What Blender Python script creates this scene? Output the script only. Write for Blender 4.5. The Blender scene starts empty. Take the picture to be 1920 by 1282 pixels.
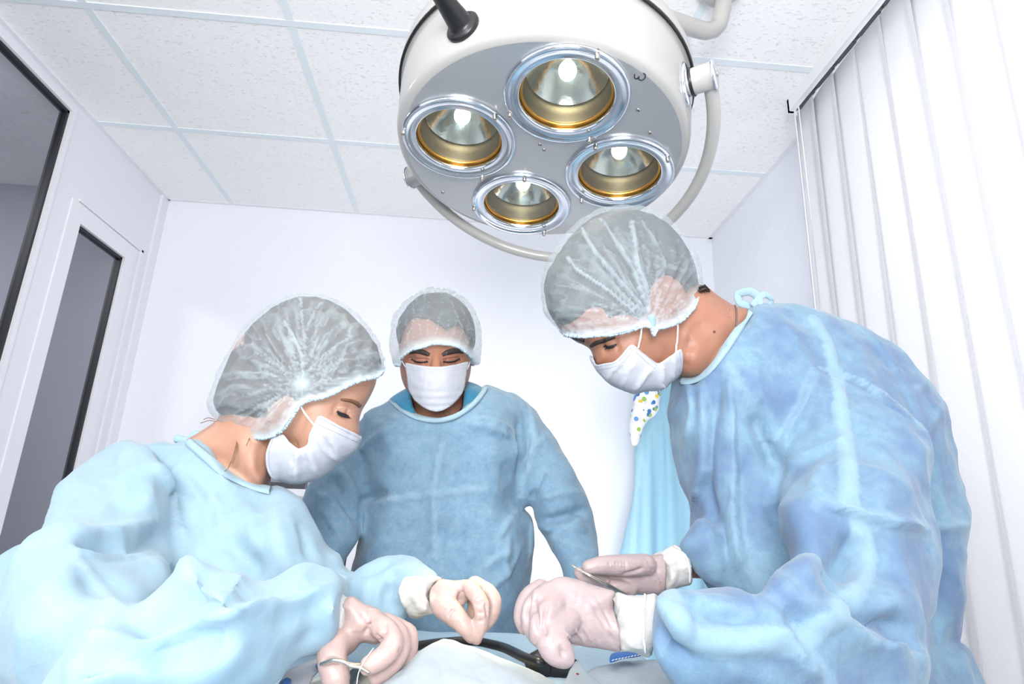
import bpy, bmesh, math, random
import numpy as np
from mathutils import Vector, Matrix, geometry
from mathutils.bvhtree import BVHTree

random.seed(7)
RNG = np.random.default_rng(11)
scene = bpy.context.scene
COL = scene.collection

# ------------------------------------------------------------------ camera
CAM = np.array([0.0, 0.0, 1.25])
YAW, PITCH, ROLL, FPX = 0.0651, 0.2805, 0.0405, 1148.7
cy, sy, cp, sp = math.cos(YAW), math.sin(YAW), math.cos(PITCH), math.sin(PITCH)
FW = np.array([sy*cp, cy*cp, sp])
R0 = np.array([cy, -sy, 0.0])
U0 = np.cross(R0, FW)
RT = math.cos(ROLL)*R0 + math.sin(ROLL)*U0
UP = -math.sin(ROLL)*R0 + math.cos(ROLL)*U0
cam = bpy.data.cameras.new('camera')
cam.sensor_width = 36
cam.lens = FPX/1920*36
cam.clip_start = 0.02
camo = bpy.data.objects.new('camera', cam)
COL.objects.link(camo)
camo.matrix_world = Matrix(((RT[0], UP[0], -FW[0], CAM[0]), (RT[1], UP[1], -FW[1], CAM[1]),
                            (RT[2], UP[2], -FW[2], CAM[2]), (0, 0, 0, 1)))
scene.camera = camo

# ------------------------------------------------------------------ light and exposure
scene.view_settings.view_transform = 'Standard'
scene.view_settings.look = 'None'
scene.view_settings.gamma = 1
scene.view_settings.use_curve_mapping = False
scene.view_settings.exposure = 0.12
world = bpy.data.worlds.new('daylight')
scene.world = world
world.use_nodes = True
world.node_tree.nodes['Background'].inputs[0].default_value = (0.93, 0.96, 1.0, 1)
world.node_tree.nodes['Background'].inputs[1].default_value = 0.5


def area(name, loc, target, size, power, color=(1, 1, 1), sizey=None):
    l = bpy.data.lights.new(name, 'AREA')
    l.shape = 'RECTANGLE'
    l.size = size
    l.size_y = sizey or size
    l.energy = power
    l.color = color
    o = bpy.data.objects.new(name, l)
    COL.objects.link(o)
    o.location = loc
    o.rotation_euler = (Vector(target)-Vector(loc)).to_track_quat('-Z', 'Y').to_euler()
    return o


area('camera_flash_light', (-1.15, -0.9, 2.35), (0.2, 1.1, 1.3), 0.3, 15, (1.0, 0.99, 0.98))
area('ceiling_bounce_light', (-0.1, -0.7, 1.6), (0.0, 1.2, 2.65), 0.8, 44, (1.0, 0.99, 0.98))
area('added_wall_fill_light', (0.35, 1.8, 0.9), (0.2, 2.75, 1.5), 0.7, 9, (1.0, 1.0, 1.0))  # unseen light added behind the middle figure to brighten the back wall
area('outside_daylight', (1.85, 0.55, 1.9), (0.9, 0.6, 1.6), 1.6, 50, (0.96, 0.98, 1.0))


# ------------------------------------------------------------------ helpers


def ray(x, y):
    return FW + RT*(x-960)/FPX + UP*(641-y)/FPX


def W(x, y, Y):
    d = ray(x, y)
    return CAM + d*(Y/d[1])


def on_plane(x, y, axis, v):
    d = ray(x, y)
    return CAM + d*((v-CAM[axis])/d[axis])


def conv(o, s, L):
    return [(o[0]+s*p[0], o[1]+s*p[1]) + tuple(p[2:]) for p in L]


def new_obj(name, me, mat=None, parent=None):
    o = bpy.data.objects.new(name, me)
    COL.objects.link(o)
    if mat is not None:
        me.materials.clear()
        me.materials.append(mat)
    if parent is not None:
        o.parent = parent
        o.matrix_parent_inverse = Matrix.Identity(4)
        if parent.type == 'EMPTY' or True:
            o.matrix_parent_inverse = parent_world(parent).inverted()
    return o


def parent_world(o):
    m = o.matrix_basis.copy()
    if o.parent:
        m = parent_world(o.parent) @ o.matrix_parent_inverse @ m
    return m


def mesh_from(name, V, F, mat=None, parent=None, smooth=True, fix=False):
    me = bpy.data.meshes.new(name)
    me.from_pydata([tuple(map(float, v)) for v in V], [], [tuple(int(i) for i in f) for f in F])
    if fix:
        bm = bmesh.new()
        bm.from_mesh(me)
        bmesh.ops.recalc_face_normals(bm, faces=bm.faces)
        bm.to_mesh(me)
        bm.free()
    me.update()
    if smooth:
        me.polygons.foreach_set('use_smooth', [True]*len(me.polygons))
    return new_obj(name, me, mat, parent)


def thing(name, label, cat, loc=(0, 0, 0), group=None):
    o = bpy.data.objects.new(name, None)
    COL.objects.link(o)
    o.location = loc
    o.empty_display_size = 0.05
    o['label'] = label
    o['category'] = cat
    if group:
        o['group'] = group
    return o


def tag(o, label, cat, group=None):
    o['label'] = label
    o['category'] = cat
    if group:
        o['group'] = group
    return o


def struct(o):
    o['kind'] = 'structure'
    return o


def box(c, s, M=None):
    V = [(c[0]+sx*s[0]/2, c[1]+sy_*s[1]/2, c[2]+sz*s[2]/2) for sx in (-1, 1) for sy_ in (-1, 1) for sz in (-1, 1)]
    F = [(0, 1, 3, 2), (4, 6, 7, 5), (0, 4, 5, 1), (2, 3, 7, 6), (0, 2, 6, 4), (1, 5, 7, 3)]
    return np.array(V, float), F


def box2(a, b):
    a = np.array(a, float)
    b = np.array(b, float)
    return box((a+b)/2, np.abs(b-a))


def join(parts):
    VV, FF, n = [], [], 0
    for V, F in parts:
        VV.append(np.asarray(V, float))
        FF += [tuple(i+n for i in f) for f in F]
        n += len(V)
    return np.concatenate(VV), FF


def catmull(P, step, closed=False):
    P = np.asarray(P, float)
    n = len(P)
    if n < 3 and not closed:
        k = max(2, int(np.linalg.norm(P[-1]-P[0])/step)+1)
        t = np.linspace(0, 1, k)[:, None]
        return P[0]*(1-t)+P[-1]*t
    out = []
    segs = n if closed else n-1
    for i in range(segs):
        p1 = P[i]
        p2 = P[(i+1) % n]
        p0 = P[(i-1) % n] if closed or i > 0 else 2*p1-p2
        p3 = P[(i+2) % n] if closed or i < n-2 else 2*p2-p1
        k = max(1, int(round(np.linalg.norm((p2-p1)[:3])/step)))
        for j in range(k):
            t = j/k
            lin = p1*(1-t)+p2*t
            c = 0.5*((2*p1)+(-p0+p2)*t+(2*p0-5*p1+4*p2-p3)*t*t+(-p0+3*p1-3*p2+p3)*t**3)
            out.append(0.3*lin+0.7*c)
    if not closed:
        out.append(P[-1])
    return np.array(out)


def seg_dist(Q, P, closed=True):
    """distance from points Q (n,2) to a polyline P (m,2)"""
    A = P
    B = np.roll(P, -1, 0) if closed else P[1:]
    if not closed:
        A = P[:-1]
    best = np.full(len(Q), 1e9)
    for a, b in zip(A, B):
        ab = b-a
        t = np.clip(((Q-a)@ab)/max(ab@ab, 1e-12), 0, 1)
        d = np.hypot(*(Q-a-t[:, None]*ab).T)
        best = np.minimum(best, d)
    return best


def inside(Q, P):
    r = np.zeros(len(Q), bool)
    x, y = Q[:, 0], Q[:, 1]
    j = len(P)-1
    for i in range(len(P)):
        xi, yi = P[i]
        xj, yj = P[j]
        if yi != yj:
            c = ((yi > y) != (yj > y)) & (x < (xj-xi)*(y-yi)/(yj-yi)+xi)
            r ^= c
        j = i
    return r


def fill2d(P, step):
    """triangulate a closed 2-D outline with interior points; outline vertices come first"""
    lo, hi = P.min(0), P.max(0)
    gx, gy = np.meshgrid(np.arange(lo[0], hi[0], step), np.arange(lo[1], hi[1], step*0.87))
    gx = gx + (np.arange(gx.shape[0]) % 2)[:, None]*step/2
    Q = np.stack([gx.ravel(), gy.ravel()], 1)
    Q = Q[inside(Q, P)]
    if len(Q):
        Q = Q[seg_dist(Q, P) > step*0.45]
    A = np.concatenate([P, Q]) if len(Q) else P
    n = len(P)
    edges = [(i, (i+1) % n) for i in range(n)]
    v, e, f, ov, oe, of = geometry.delaunay_2d_cdt([Vector(a) for a in A], edges, [], 0, 1e-6)
    v = np.array([tuple(a) for a in v])
    F = np.array([tuple(a) for a in f])
    cen = v[F].mean(1)
    F = F[inside(cen, P)]
    return v, F


def depth_fn(dep):
    if isinstance(dep, (int, float)):
        return lambda Q: np.full(len(Q), float(dep))
    D = np.array(dep, float)
    if len(D) == 2:
        a, b = D[0], D[1]
        ab = (b-a)[:2]
        return lambda Q: a[2]+(b[2]-a[2])*np.clip(((Q-a[:2])@ab)/(ab@ab), -0.3, 1.3)

    def f(Q):
        w = 1/(((Q[:, None, :]-D[None, :, :2])**2).sum(-1)+400.0)**1.2
        return (w*D[None, :, 2]).sum(1)/w.sum(1)
    return f


def catmull_idx(P, step):
    """closed smooth resampling that also returns the running corner index of every sample"""
    P = np.asarray(P, float)
    n = len(P)
    out, idx = [], []
    for i in range(n):
        p0, p1, p2, p3 = P[i-1], P[i], P[(i+1) % n], P[(i+2) % n]
        k = max(1, int(round(np.linalg.norm(p2-p1)/step)))
        for j in range(k):
            t = j/k
            lin = p1*(1-t)+p2*t
            c = 0.5*((2*p1)+(-p0+p2)*t+(2*p0-5*p1+4*p2-p3)*t*t+(-p0+3*p1-3*p2+p3)*t**3)
            out.append(0.3*lin+0.7*c)
            idx.append(i+t)
    return np.array(out), np.array(idx)


def inflate(poly, dep, T, D=None, step=8, back=1.0, power=0.5, flat=(), wall=True, info=False, lift=0.0):
    """rounded solid whose outline is poly (seen from the tripod position), lying at its own distance dep.
    flat: corner-index ranges of the outline that are open ends (cuffs, hems, necklines) and stay full thick"""
    P, idx = catmull_idx(np.array(poly, float)[:, :2], step*0.8)
    n0 = len(P)
    isflat = np.zeros(n0, bool)
    for a, b in flat:
        if a <= b:
            isflat |= (idx > a-1e-9) & (idx < b-1e-9)
        else:
            isflat |= (idx > a-1e-9) | (idx < b-1e-9)
    v, F = fill2d(P, step)
    assert np.abs(v[:n0]-P).max() < 0.01
    best = np.full(len(v), 1e9)
    for i in range(n0):
        if isflat[i]:
            continue
        a, b = P[i], P[(i+1) % n0]
        ab = b-a
        t = np.clip(((v-a)@ab)/max(ab@ab, 1e-12), 0, 1)
        best = np.minimum(best, np.hypot(*(v-a-t[:, None]*ab).T))
    d = best
    if D is None:
        D = d.max()
    s = np.clip(d/D, 0, 1)
    h = T*(1-(1-s)**2)**power
    Y = depth_fn(dep)(v)
    rays = FW[None]+RT[None]*((v[:, :1]-960)/FPX)+UP[None]*((641-v[:, 1:2])/FPX)
    mid = CAM+rays*(Y/rays[:, 1])[:, None]
    u = rays/np.linalg.norm(rays, axis=1)[:, None]
    front = mid-u*(h+lift)[:, None]
    bk = mid+u*(h*back)[:, None]
    n = len(v)
    shared = np.zeros(n, bool)
    shared[:n0] = d[:n0] < 1e-3
    map_ = np.where(shared, np.arange(n), np.arange(n)+n)
    V = np.concatenate([front, bk])
    if len(F):
        a, b, c = front[F[0][0]], front[F[0][1]], front[F[0][2]]
        if np.cross(b-a, c-a)@(a-CAM) > 0:
            F = F[:, ::-1]
    Fs = [tuple(f) for f in F]+[tuple(map_[list(f)][::-1]) for f in F]
    if wall:
        for i in range(n0):
            if isflat[i]:
                j = (i+1) % n0
                q = [i, j, map_[j], map_[i]]
                q2 = []
                for k in q:
                    if k not in q2:
                        q2.append(int(k))
                if len(q2) >= 3:
                    Fs.append(tuple(q2[::-1]))
    if info:
        return V, Fs, dict(P=P, idx=idx, n=n, n0=n0, flat=isflat, shared=shared, v=v)
    return V, Fs


def sweep(P, r, n=14, caps=True, flat=1.0):
    """tapered tube with round ends; P (m,3), r scalar or (m,)"""
    P = np.asarray(P, float)
    r = np.broadcast_to(np.asarray(r, float), (len(P),)).copy()
    T = np.gradient(P, axis=0)
    T /= np.linalg.norm(T, axis=1)[:, None]+1e-12
    if caps:
        k = 5
        a = np.linspace(0, math.pi/2, k+1)[1:]
        s = [P[0]-T[0]*r[0]*math.sin(x) for x in a[::-1]]
        e = [P[-1]+T[-1]*r[-1]*math.sin(x) for x in a]
        rs = [max(r[0]*math.cos(x), 1e-5) for x in a[::-1]]
        re = [max(r[-1]*math.cos(x), 1e-5) for x in a]
        P = np.concatenate([s, P, e])
        r = np.concatenate([rs, r, re])
        T = np.concatenate([[T[0]]*k, T, [T[-1]]*k])
    nrm = np.cross(T[0], [0, 0, 1.0])
    if np.linalg.norm(nrm) < 0.1:
        nrm = np.cross(T[0], [1.0, 0, 0])
    nrm /= np.linalg.norm(nrm)
    V, F = [], []
    a = np.linspace(0, 2*math.pi, n, endpoint=False)
    for i in range(len(P)):
        nrm = nrm-T[i]*(nrm@T[i])
        nrm /= np.linalg.norm(nrm)
        b = np.cross(T[i], nrm)
        V.append(P[i]+r[i]*(np.cos(a)[:, None]*nrm+flat*np.sin(a)[:, None]*b))
        if i:
            o = (i-1)*n
            F += [(o+j, o+(j+1) % n, o+n+(j+1) % n, o+n+j) for j in range(n)]
    F.append(tuple(range(n))[::-1])
    m = (len(P)-1)*n
    F.append(tuple(range(m, m+n)))
    return np.concatenate(V), F


def tube(pts, r, step=0.01, n=14, flat=1.0):
    """smooth tapered tube through (x,y,z[,r]) points"""
    P = np.asarray(pts, float)
    if P.shape[1] == 3:
        P = np.c_[P, np.full(len(P), r)]
    C = catmull(P, step)
    return sweep(C[:, :3], C[:, 3], n, True, flat)


def ptube(pts, step=0.006, n=14, flat=1.0):
    """tube through (px,py,Y,r) points"""
    return tube([tuple(W(p[0], p[1], p[2]))+(p[3],) for p in pts], 0, step, n, flat)


def ball(c, s, M=None, nu=24, nv=16):
    V, F = [], []
    for i in range(nv+1):
        th = math.pi*i/nv
        for j in range(nu):
            ph = 2*math.pi*j/nu
            V.append((math.sin(th)*math.cos(ph), math.sin(th)*math.sin(ph), math.cos(th)))
    V = np.array(V)*np.array(s)
    if M is not None:
        V = V@np.array(M).T
    V = V+np.array(c)
    for i in range(nv):
        for j in range(nu):
            a, b = i*nu+j, i*nu+(j+1) % nu
            F.append((a, b, b+nu, a+nu))
    return V, F


def lathe(prof, n=48, M=None, c=(0, 0, 0), closed=False):
    """prof list of (r,z)"""
    V, F = [], []
    a = np.linspace(0, 2*math.pi, n, endpoint=False)
    for r, z in prof:
        V.append(np.stack([r*np.cos(a), r*np.sin(a), np.full(n, z)], 1))
    m = len(prof)
    for i in range(m if closed else m-1):
        k = (i+1) % m
        F += [(i*n+j, i*n+(j+1) % n, k*n+(j+1) % n, k*n+j) for j in range(n)]
    V = np.concatenate(V)
    if M is not None:
        V = V@np.array(M).T
    return V+np.array(c), F


def union(parts, voxel, iters, name):
    """one continuous surface grown from overlapping solids"""
    V, F = join(parts)
    me = bpy.data.meshes.new(name+'_raw')
    me.from_pydata([tuple(v) for v in V], [], F)
    bm = bmesh.new()
    bm.from_mesh(me)
    bmesh.ops.remove_doubles(bm, verts=bm.verts, dist=1e-6)
    bmesh.ops.recalc_face_normals(bm, faces=bm.faces)
    bm.to_mesh(me)
    bm.free()
    o = bpy.data.objects.new(name+'_raw', me)
    COL.objects.link(o)
    m = o.modifiers.new('r', 'REMESH')
    m.mode = 'VOXEL'
    m.voxel_size = voxel
    m.adaptivity = 0
    if iters:
        s = o.modifiers.new('s', 'SMOOTH')
        s.factor = 0.5
        s.iterations = iters
    dg = bpy.context.evaluated_depsgraph_get()
    dg.update()
    res = bpy.data.meshes.new_from_object(o.evaluated_get(dg))
    bpy.data.objects.remove(o)
    bpy.data.meshes.remove(me)
    res.name = name
    return res


def vget(me):
    a = np.empty(len(me.vertices)*3)
    me.vertices.foreach_get('co', a)
    return a.reshape(-1, 3)


def nget(me):
    a = np.empty(len(me.vertices)*3)
    me.vertices.foreach_get('normal', a)
    return a.reshape(-1, 3)


def vset(me, V):
    me.vertices.foreach_set('co', V.ravel())
    me.update()


def bvh(me):
    return BVHTree.FromPolygons([v.co for v in me.vertices], [tuple(p.vertices) for p in me.polygons])


def cast(tree, x, y, off=0.0):
    d = Vector(ray(x, y)).normalized()
    loc, nor, i, dist = tree.ray_cast(Vector(CAM), d)
    if loc is None:
        return None, None
    if nor.dot(d) > 0:
        nor = -nor
    return np.array(loc)+np.array(nor)*off, np.array(nor)


def value_noise(P, seed=0):
    I = np.floor(P).astype(np.int64)
    f = P-I
    f = f*f*(3-2*f)

    def hsh(a):
        n = (a[:, 0]*73856093) ^ (a[:, 1]*19349663) ^ (a[:, 2]*83492791) ^ (seed*2654435761)
        n = (n ^ (n >> 13))*1274126177 & 0xffffffff
        n = (n ^ (n >> 16))*2246822519 & 0xffffffff
        return ((n >> 8) & 0xffff)/65535.0
    r = 0
    for dx in (0, 1):
        for dy in (0, 1):
            for dz in (0, 1):
                w = (f[:, 0] if dx else 1-f[:, 0])*(f[:, 1] if dy else 1-f[:, 1])*(f[:, 2] if dz else 1-f[:, 2])
                r = r+w*hsh(I+np.array([dx, dy, dz]))
    return r


def crumple(V, scale, seed, stretch=(1, 1, 1)):
    """faceted creases like stiff non-woven cloth, about -0.5 .. 0.5"""
    P = V*np.array(stretch)*scale
    w = np.stack([value_noise(P*0.7, seed+5), value_noise(P*0.7, seed+6), value_noise(P*0.7, seed+7)], 1)-0.5
    P = P+w*1.4
    a = np.abs(value_noise(P, seed)-0.5)*2
    b = np.abs(value_noise(P*2.1+7.3, seed+1)-0.5)*2
    return (0.65*a+0.3*b)-0.33


def facets(V, cell, seed, stretch=(1, 1, 1)):
    """creased cones meeting in sharp straight ridges, like cloth unfolded from a packet; about -0.5 .. 0.5"""
    P = V*np.array(stretch)/cell
    I = np.floor(P).astype(np.int64)
    f1 = np.full(len(V), 9.0)
    for dx in (-1, 0, 1):
        for dy in (-1, 0, 1):
            for dz in (-1, 0, 1):
                J = I+np.array([dx, dy, dz])
                h = [value_noise(J.astype(float)+0.0, seed+k) for k in (0, 1, 2)]
                Q = J+0.15+0.7*np.stack(h, 1)
                f1 = np.minimum(f1, np.linalg.norm(P-Q, axis=1))
    return f1-0.55


FOLD_GAIN = 1.0


def folds(me, specs, attr='seam'):
    """raise or sink creases that run over the surface along traced lines.
    spec: (pts, amp, width, kind, seam)"""
    tree = bvh(me)
    V = vget(me)
    N = nget(me)
    disp = np.zeros(len(V))
    seam = np.zeros(len(V))
    for sp_ in specs:
        pts, amp, wd, kind = sp_[:4]
        sm = sp_[4] if len(sp_) > 4 else 0.0
        C = catmull(np.array(pts, float), 4)
        H, HN = [], []
        for x, y in C:
            a, b = cast(tree, x, y)
            if a is not None:
                if H and np.linalg.norm(a-H[-1]) > 0.06:
                    continue
                H.append(a)
                HN.append(b)
        if len(H) < 2:
            continue
        H = np.array(H)
        HN = np.array(HN)
        T = np.gradient(H, axis=0)
        T /= np.linalg.norm(T, axis=1)[:, None]+1e-9
        S = np.cross(T, HN)
        arc = np.linspace(0, 1, len(H))
        taper = np.clip(np.minimum(arc, 1-arc)*5, 0.12, 1)
        lo, hi = H.min(0)-wd*4, H.max(0)+wd*4
        sel = np.where(((V > lo) & (V < hi)).all(1))[0]
        for c0 in range(0, len(sel), 20000):
            s = sel[c0:c0+20000]
            D = ((V[s][:, None, :]-H[None])**2).sum(-1)
            k = D.argmin(1)
            d = np.sqrt(D[np.arange(len(s)), k])
            facing = (N[s]*HN[k]).sum(1) > -0.1
            if kind == 'r':
                g = np.exp(-(d/wd)**1.25)
            elif kind == 'g':
                g = np.exp(-(d/wd)**2)
            elif kind == 'b':
                g = 1/(1+np.exp((d-wd)/(wd*0.12)))
            else:
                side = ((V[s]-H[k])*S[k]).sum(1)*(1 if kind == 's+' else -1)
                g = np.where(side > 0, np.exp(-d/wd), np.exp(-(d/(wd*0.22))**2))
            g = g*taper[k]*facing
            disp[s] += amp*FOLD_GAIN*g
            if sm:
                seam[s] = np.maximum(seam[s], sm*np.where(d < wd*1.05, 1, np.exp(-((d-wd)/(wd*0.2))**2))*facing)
    vset(me, V+N*disp[:, None])
    a = me.attributes.get(attr) or me.attributes.new(attr, 'FLOAT', 'POINT')
    old = np.empty(len(V))
    a.data.foreach_get('value', old)
    a.data.foreach_set('value', np.maximum(old, seam))


def displace(me, fn):
    V = vget(me)
    N = nget(me)
    vset(me, V+N*fn(V)[:, None])


def finish(me, name, mat, parent):
    me.polygons.foreach_set('use_smooth', [True]*len(me.polygons))
    return new_obj(name, me, mat, parent)


def ribbon(tree, pts, wid, off, th, name, mat, parent, step=3, smooth=0):
    """flat strip lying on a surface; wid in px (scalar or per point)"""
    P = np.array(pts, float)
    if P.shape[1] == 2:
        P = np.c_[P, np.full(len(P), wid)]
    C = catmull(P, step)
    V, F = [], []
    T = np.gradient(C[:, :2], axis=0)
    T /= np.linalg.norm(T, axis=1)[:, None]+1e-9
    last = None
    rows = 0
    for c, t in zip(C, T):
        nrm = np.array([-t[1], t[0]])
        row = []
        for k in (-1, -0.4, 0.4, 1):
            q = c[:2]+nrm*c[2]*0.5*k
            a, n_ = cast(tree, q[0], q[1], off if abs(k) < 1 else off*0.4)
            row.append(a)
        if any(r is None for r in row):
            near = [r for r in row if r is not None]
            if not near:
                continue
            row = [near[0] if r is None else r for r in row]
        V += row
        rows += 1
    A = np.array(V).reshape(rows, 4, 3)
    for _ in range(smooth):
        A[1:-1] = 0.25*A[:-2]+0.5*A[1:-1]+0.25*A[2:]
    V = A.reshape(-1, 3)
    for i in range(rows-1):
        for j in range(3):
            a = i*4+j
            F.append((a, a+1, a+5, a+4))
    o = mesh_from(name, V, F, mat, parent)
    s = o.modifiers.new('thickness', 'SOLIDIFY')
    s.thickness = th
    s.offset = 0
    return o


def patch(tree, poly, off, th, name, mat, parent, step=3):
    P = catmull(np.array(poly, float), step, True)
    v, F = fill2d(P, step)
    V = []
    d = seg_dist(v, P)
    for (x, y), dd in zip(v, d):
        a, n_ = cast(tree, x, y, off*min(1, 0.2+dd/(step*1.5)))
        if a is None:
            l, n2, i2, ds = tree.find_nearest(Vector(W(x, y, np.linalg.norm(V[-1]) if 0 else 1.0)))
            a = np.array(l)
        V.append(a)
    o = mesh_from(name, V, F, mat, parent)
    if th:
        s = o.modifiers.new('thickness', 'SOLIDIFY')
        s.thickness = th
        s.offset = 0
    return o


# ------------------------------------------------------------------ materials


def mat(name, color, rough=0.5, metal=0.0, **kw):
    m = bpy.data.materials.new(name)
    m.use_nodes = True
    b = m.node_tree.nodes['Principled BSDF']
    b.inputs['Base Color'].default_value = tuple(color)+(1,)
    b.inputs['Roughness'].default_value = rough
    b.inputs['Metallic'].default_value = metal
    for k, v in kw.items():
        b.inputs[k.replace('_', ' ')].default_value = v
    return m


def N_(m, t, **kw):
    n = m.node_tree.nodes.new(t)
    for k, v in kw.items():
        setattr(n, k, v)
    return n


def L_(m, a, b):
    m.node_tree.links.new(a, b)


def noise_bump(m, scale, strength, detail=4, dist=0.002, kind='noise', stretch=None):
    b = m.node_tree.nodes['Principled BSDF'] if 'Principled BSDF' in m.node_tree.nodes else None
    tc = N_(m, 'ShaderNodeTexCoord')
    src = tc.outputs['Object']
    if stretch:
        mp = N_(m, 'ShaderNodeMapping')
        mp.inputs['Scale'].default_value = stretch
        L_(m, src, mp.inputs[0])
        src = mp.outputs[0]
    if kind == 'noise':
        t = N_(m, 'ShaderNodeTexNoise')
        t.inputs['Scale'].default_value = scale
        t.inputs['Detail'].default_value = detail
        out = t.outputs[0]
    else:
        t = N_(m, 'ShaderNodeTexVoronoi')
        t.inputs['Scale'].default_value = scale
        out = t.outputs[0]
    L_(m, src, t.inputs['Vector'])
    bp = N_(m, 'ShaderNodeBump')
    bp.inputs['Strength'].default_value = strength
    bp.inputs['Distance'].default_value = dist
    L_(m, out, bp.inputs['Height'])
    if b:
        L_(m, bp.outputs[0], b.inputs['Normal'])
    return out, bp, src


def mixcol(m, fac, a, b):
    n = N_(m, 'ShaderNodeMix', data_type='RGBA')
    if hasattr(fac, 'links') or not isinstance(fac, (int, float)):
        L_(m, fac, n.inputs[0])
    else:
        n.inputs[0].default_value = fac
    for i, c in ((6, a), (7, b)):
        if isinstance(c, tuple):
            n.inputs[i].default_value = c+(1,)
        else:
            L_(m, c, n.inputs[i])
    return n.outputs[2]


def cloth_mat(name, base, light, alpha=1.0, trans=0.35, weave=900, seam_alpha=0.3, blotch=None, crease=0.22, mottle=0.8):
    """non-woven medical cloth: speckled fibres, paler where the cloth is doubled ('seam')"""
    m = bpy.data.materials.new(name)
    m.use_nodes = True
    nt = m.node_tree
    nt.nodes.clear()
    out = N_(m, 'ShaderNodeOutputMaterial')
    tc = N_(m, 'ShaderNodeTexCoord')
    n1 = N_(m, 'ShaderNodeTexNoise')
    n1.inputs['Scale'].default_value = weave
    n1.inputs['Detail'].default_value = 2
    n2 = N_(m, 'ShaderNodeTexNoise')
    n2.inputs['Scale'].default_value = 60
    n2.inputs['Detail'].default_value = 6
    n2.inputs['Roughness'].default_value = 0.8
    n3 = N_(m, 'ShaderNodeTexNoise')
    n3.inputs['Scale'].default_value = 12
    n3.inputs['Detail'].default_value = 3
    for n in (n1, n2, n3):
        L_(m, tc.outputs['Object'], n.inputs['Vector'])
    ma = N_(m, 'ShaderNodeMath', operation='MULTIPLY_ADD')
    L_(m, n2.outputs[0], ma.inputs[0])
    ma.inputs[1].default_value = mottle
    ma.inputs[2].default_value = 0.22-mottle/2
    mb = N_(m, 'ShaderNodeMath', operation='MULTIPLY_ADD')
    L_(m, n1.outputs[0], mb.inputs[0])
    mb.inputs[1].default_value = 0.45
    L_(m, ma.outputs[0], mb.inputs[2])
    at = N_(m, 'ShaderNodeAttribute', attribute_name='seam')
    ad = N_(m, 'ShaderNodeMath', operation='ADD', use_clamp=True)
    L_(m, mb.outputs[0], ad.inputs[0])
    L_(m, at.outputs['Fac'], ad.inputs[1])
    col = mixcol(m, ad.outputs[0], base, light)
    if blotch:
        rm = N_(m, 'ShaderNodeMapRange')
        rm.inputs[1].default_value = 0.42
        rm.inputs[2].default_value = 0.62
        L_(m, n3.outputs[0], rm.inputs[0])
        mm = N_(m, 'ShaderNodeMath', operation='MULTIPLY_ADD', use_clamp=True)
        L_(m, rm.outputs[0], mm.inputs[0])
        mm.inputs[1].default_value = 0.62
        ms = N_(m, 'ShaderNodeMath', operation='MULTIPLY')
        L_(m, at.outputs['Fac'], ms.inputs[0])
        ms.inputs[1].default_value = -1.0
        L_(m, ms.outputs[0], mm.inputs[2])
        col = mixcol(m, mm.outputs[0], col, blotch)
    bp = N_(m, 'ShaderNodeBump')
    bp.inputs['Strength'].default_value = 0.25
    bp.inputs['Distance'].default_value = 0.0015
    L_(m, mb.outputs[0], bp.inputs['Height'])
    vo = N_(m, 'ShaderNodeTexVoronoi')
    vo.inputs['Scale'].default_value = 26
    mp = N_(m, 'ShaderNodeMapping')
    mp.inputs['Scale'].default_value = (1.0, 1.0, 0.55)
    wn = N_(m, 'ShaderNodeMix', data_type='RGBA')
    wn.inputs[0].default_value = 0.04
    L_(m, tc.outputs['Object'], wn.inputs[6])
    L_(m, n3.outputs['Color'], wn.inputs[7])
    L_(m, wn.outputs[2], mp.inputs[0])
    L_(m, mp.outputs[0], vo.inputs['Vector'])
    bq = N_(m, 'ShaderNodeBump')
    bq.inputs['Strength'].default_value = crease
    bq.inputs['Distance'].default_value = 0.010
    L_(m, vo.outputs[0], bq.inputs['Height'])
    L_(m, bq.outputs[0], bp.inputs['Normal'])
    df = N_(m, 'ShaderNodeBsdfPrincipled')
    df.inputs['Roughness'].default_value = 0.75
    df.inputs['Sheen Weight'].default_value = 0.25
    L_(m, col, df.inputs['Base Color'])
    L_(m, bp.outputs[0], df.inputs['Normal'])
    tr = N_(m, 'ShaderNodeBsdfTranslucent')
    L_(m, col, tr.inputs[0])
    mx = N_(m, 'ShaderNodeMixShader')
    mx.inputs[0].default_value = trans
    L_(m, df.outputs[0], mx.inputs[1])
    L_(m, tr.outputs[0], mx.inputs[2])
    res = mx.outputs[0]
    if alpha < 1:
        tp = N_(m, 'ShaderNodeBsdfTransparent')
        m2 = N_(m, 'ShaderNodeMixShader')
        a2 = N_(m, 'ShaderNodeMath', operation='MULTIPLY_ADD', use_clamp=True)
        L_(m, at.outputs['Fac'], a2.inputs[0])
        a2.inputs[1].default_value = seam_alpha
        a3 = N_(m, 'ShaderNodeMath', operation='MULTIPLY_ADD')
        L_(m, n2.outputs[0], a3.inputs[0])
        a3.inputs[1].default_value = 0.24
        a3.inputs[2].default_value = alpha-0.12
        L_(m, a3.outputs[0], a2.inputs[2])
        L_(m, a2.outputs[0], m2.inputs[0])
        L_(m, tp.outputs[0], m2.inputs[1])
        L_(m, res, m2.inputs[2])
        res = m2.outputs[0]
    L_(m, res, out.inputs[0])
    return m


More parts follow.
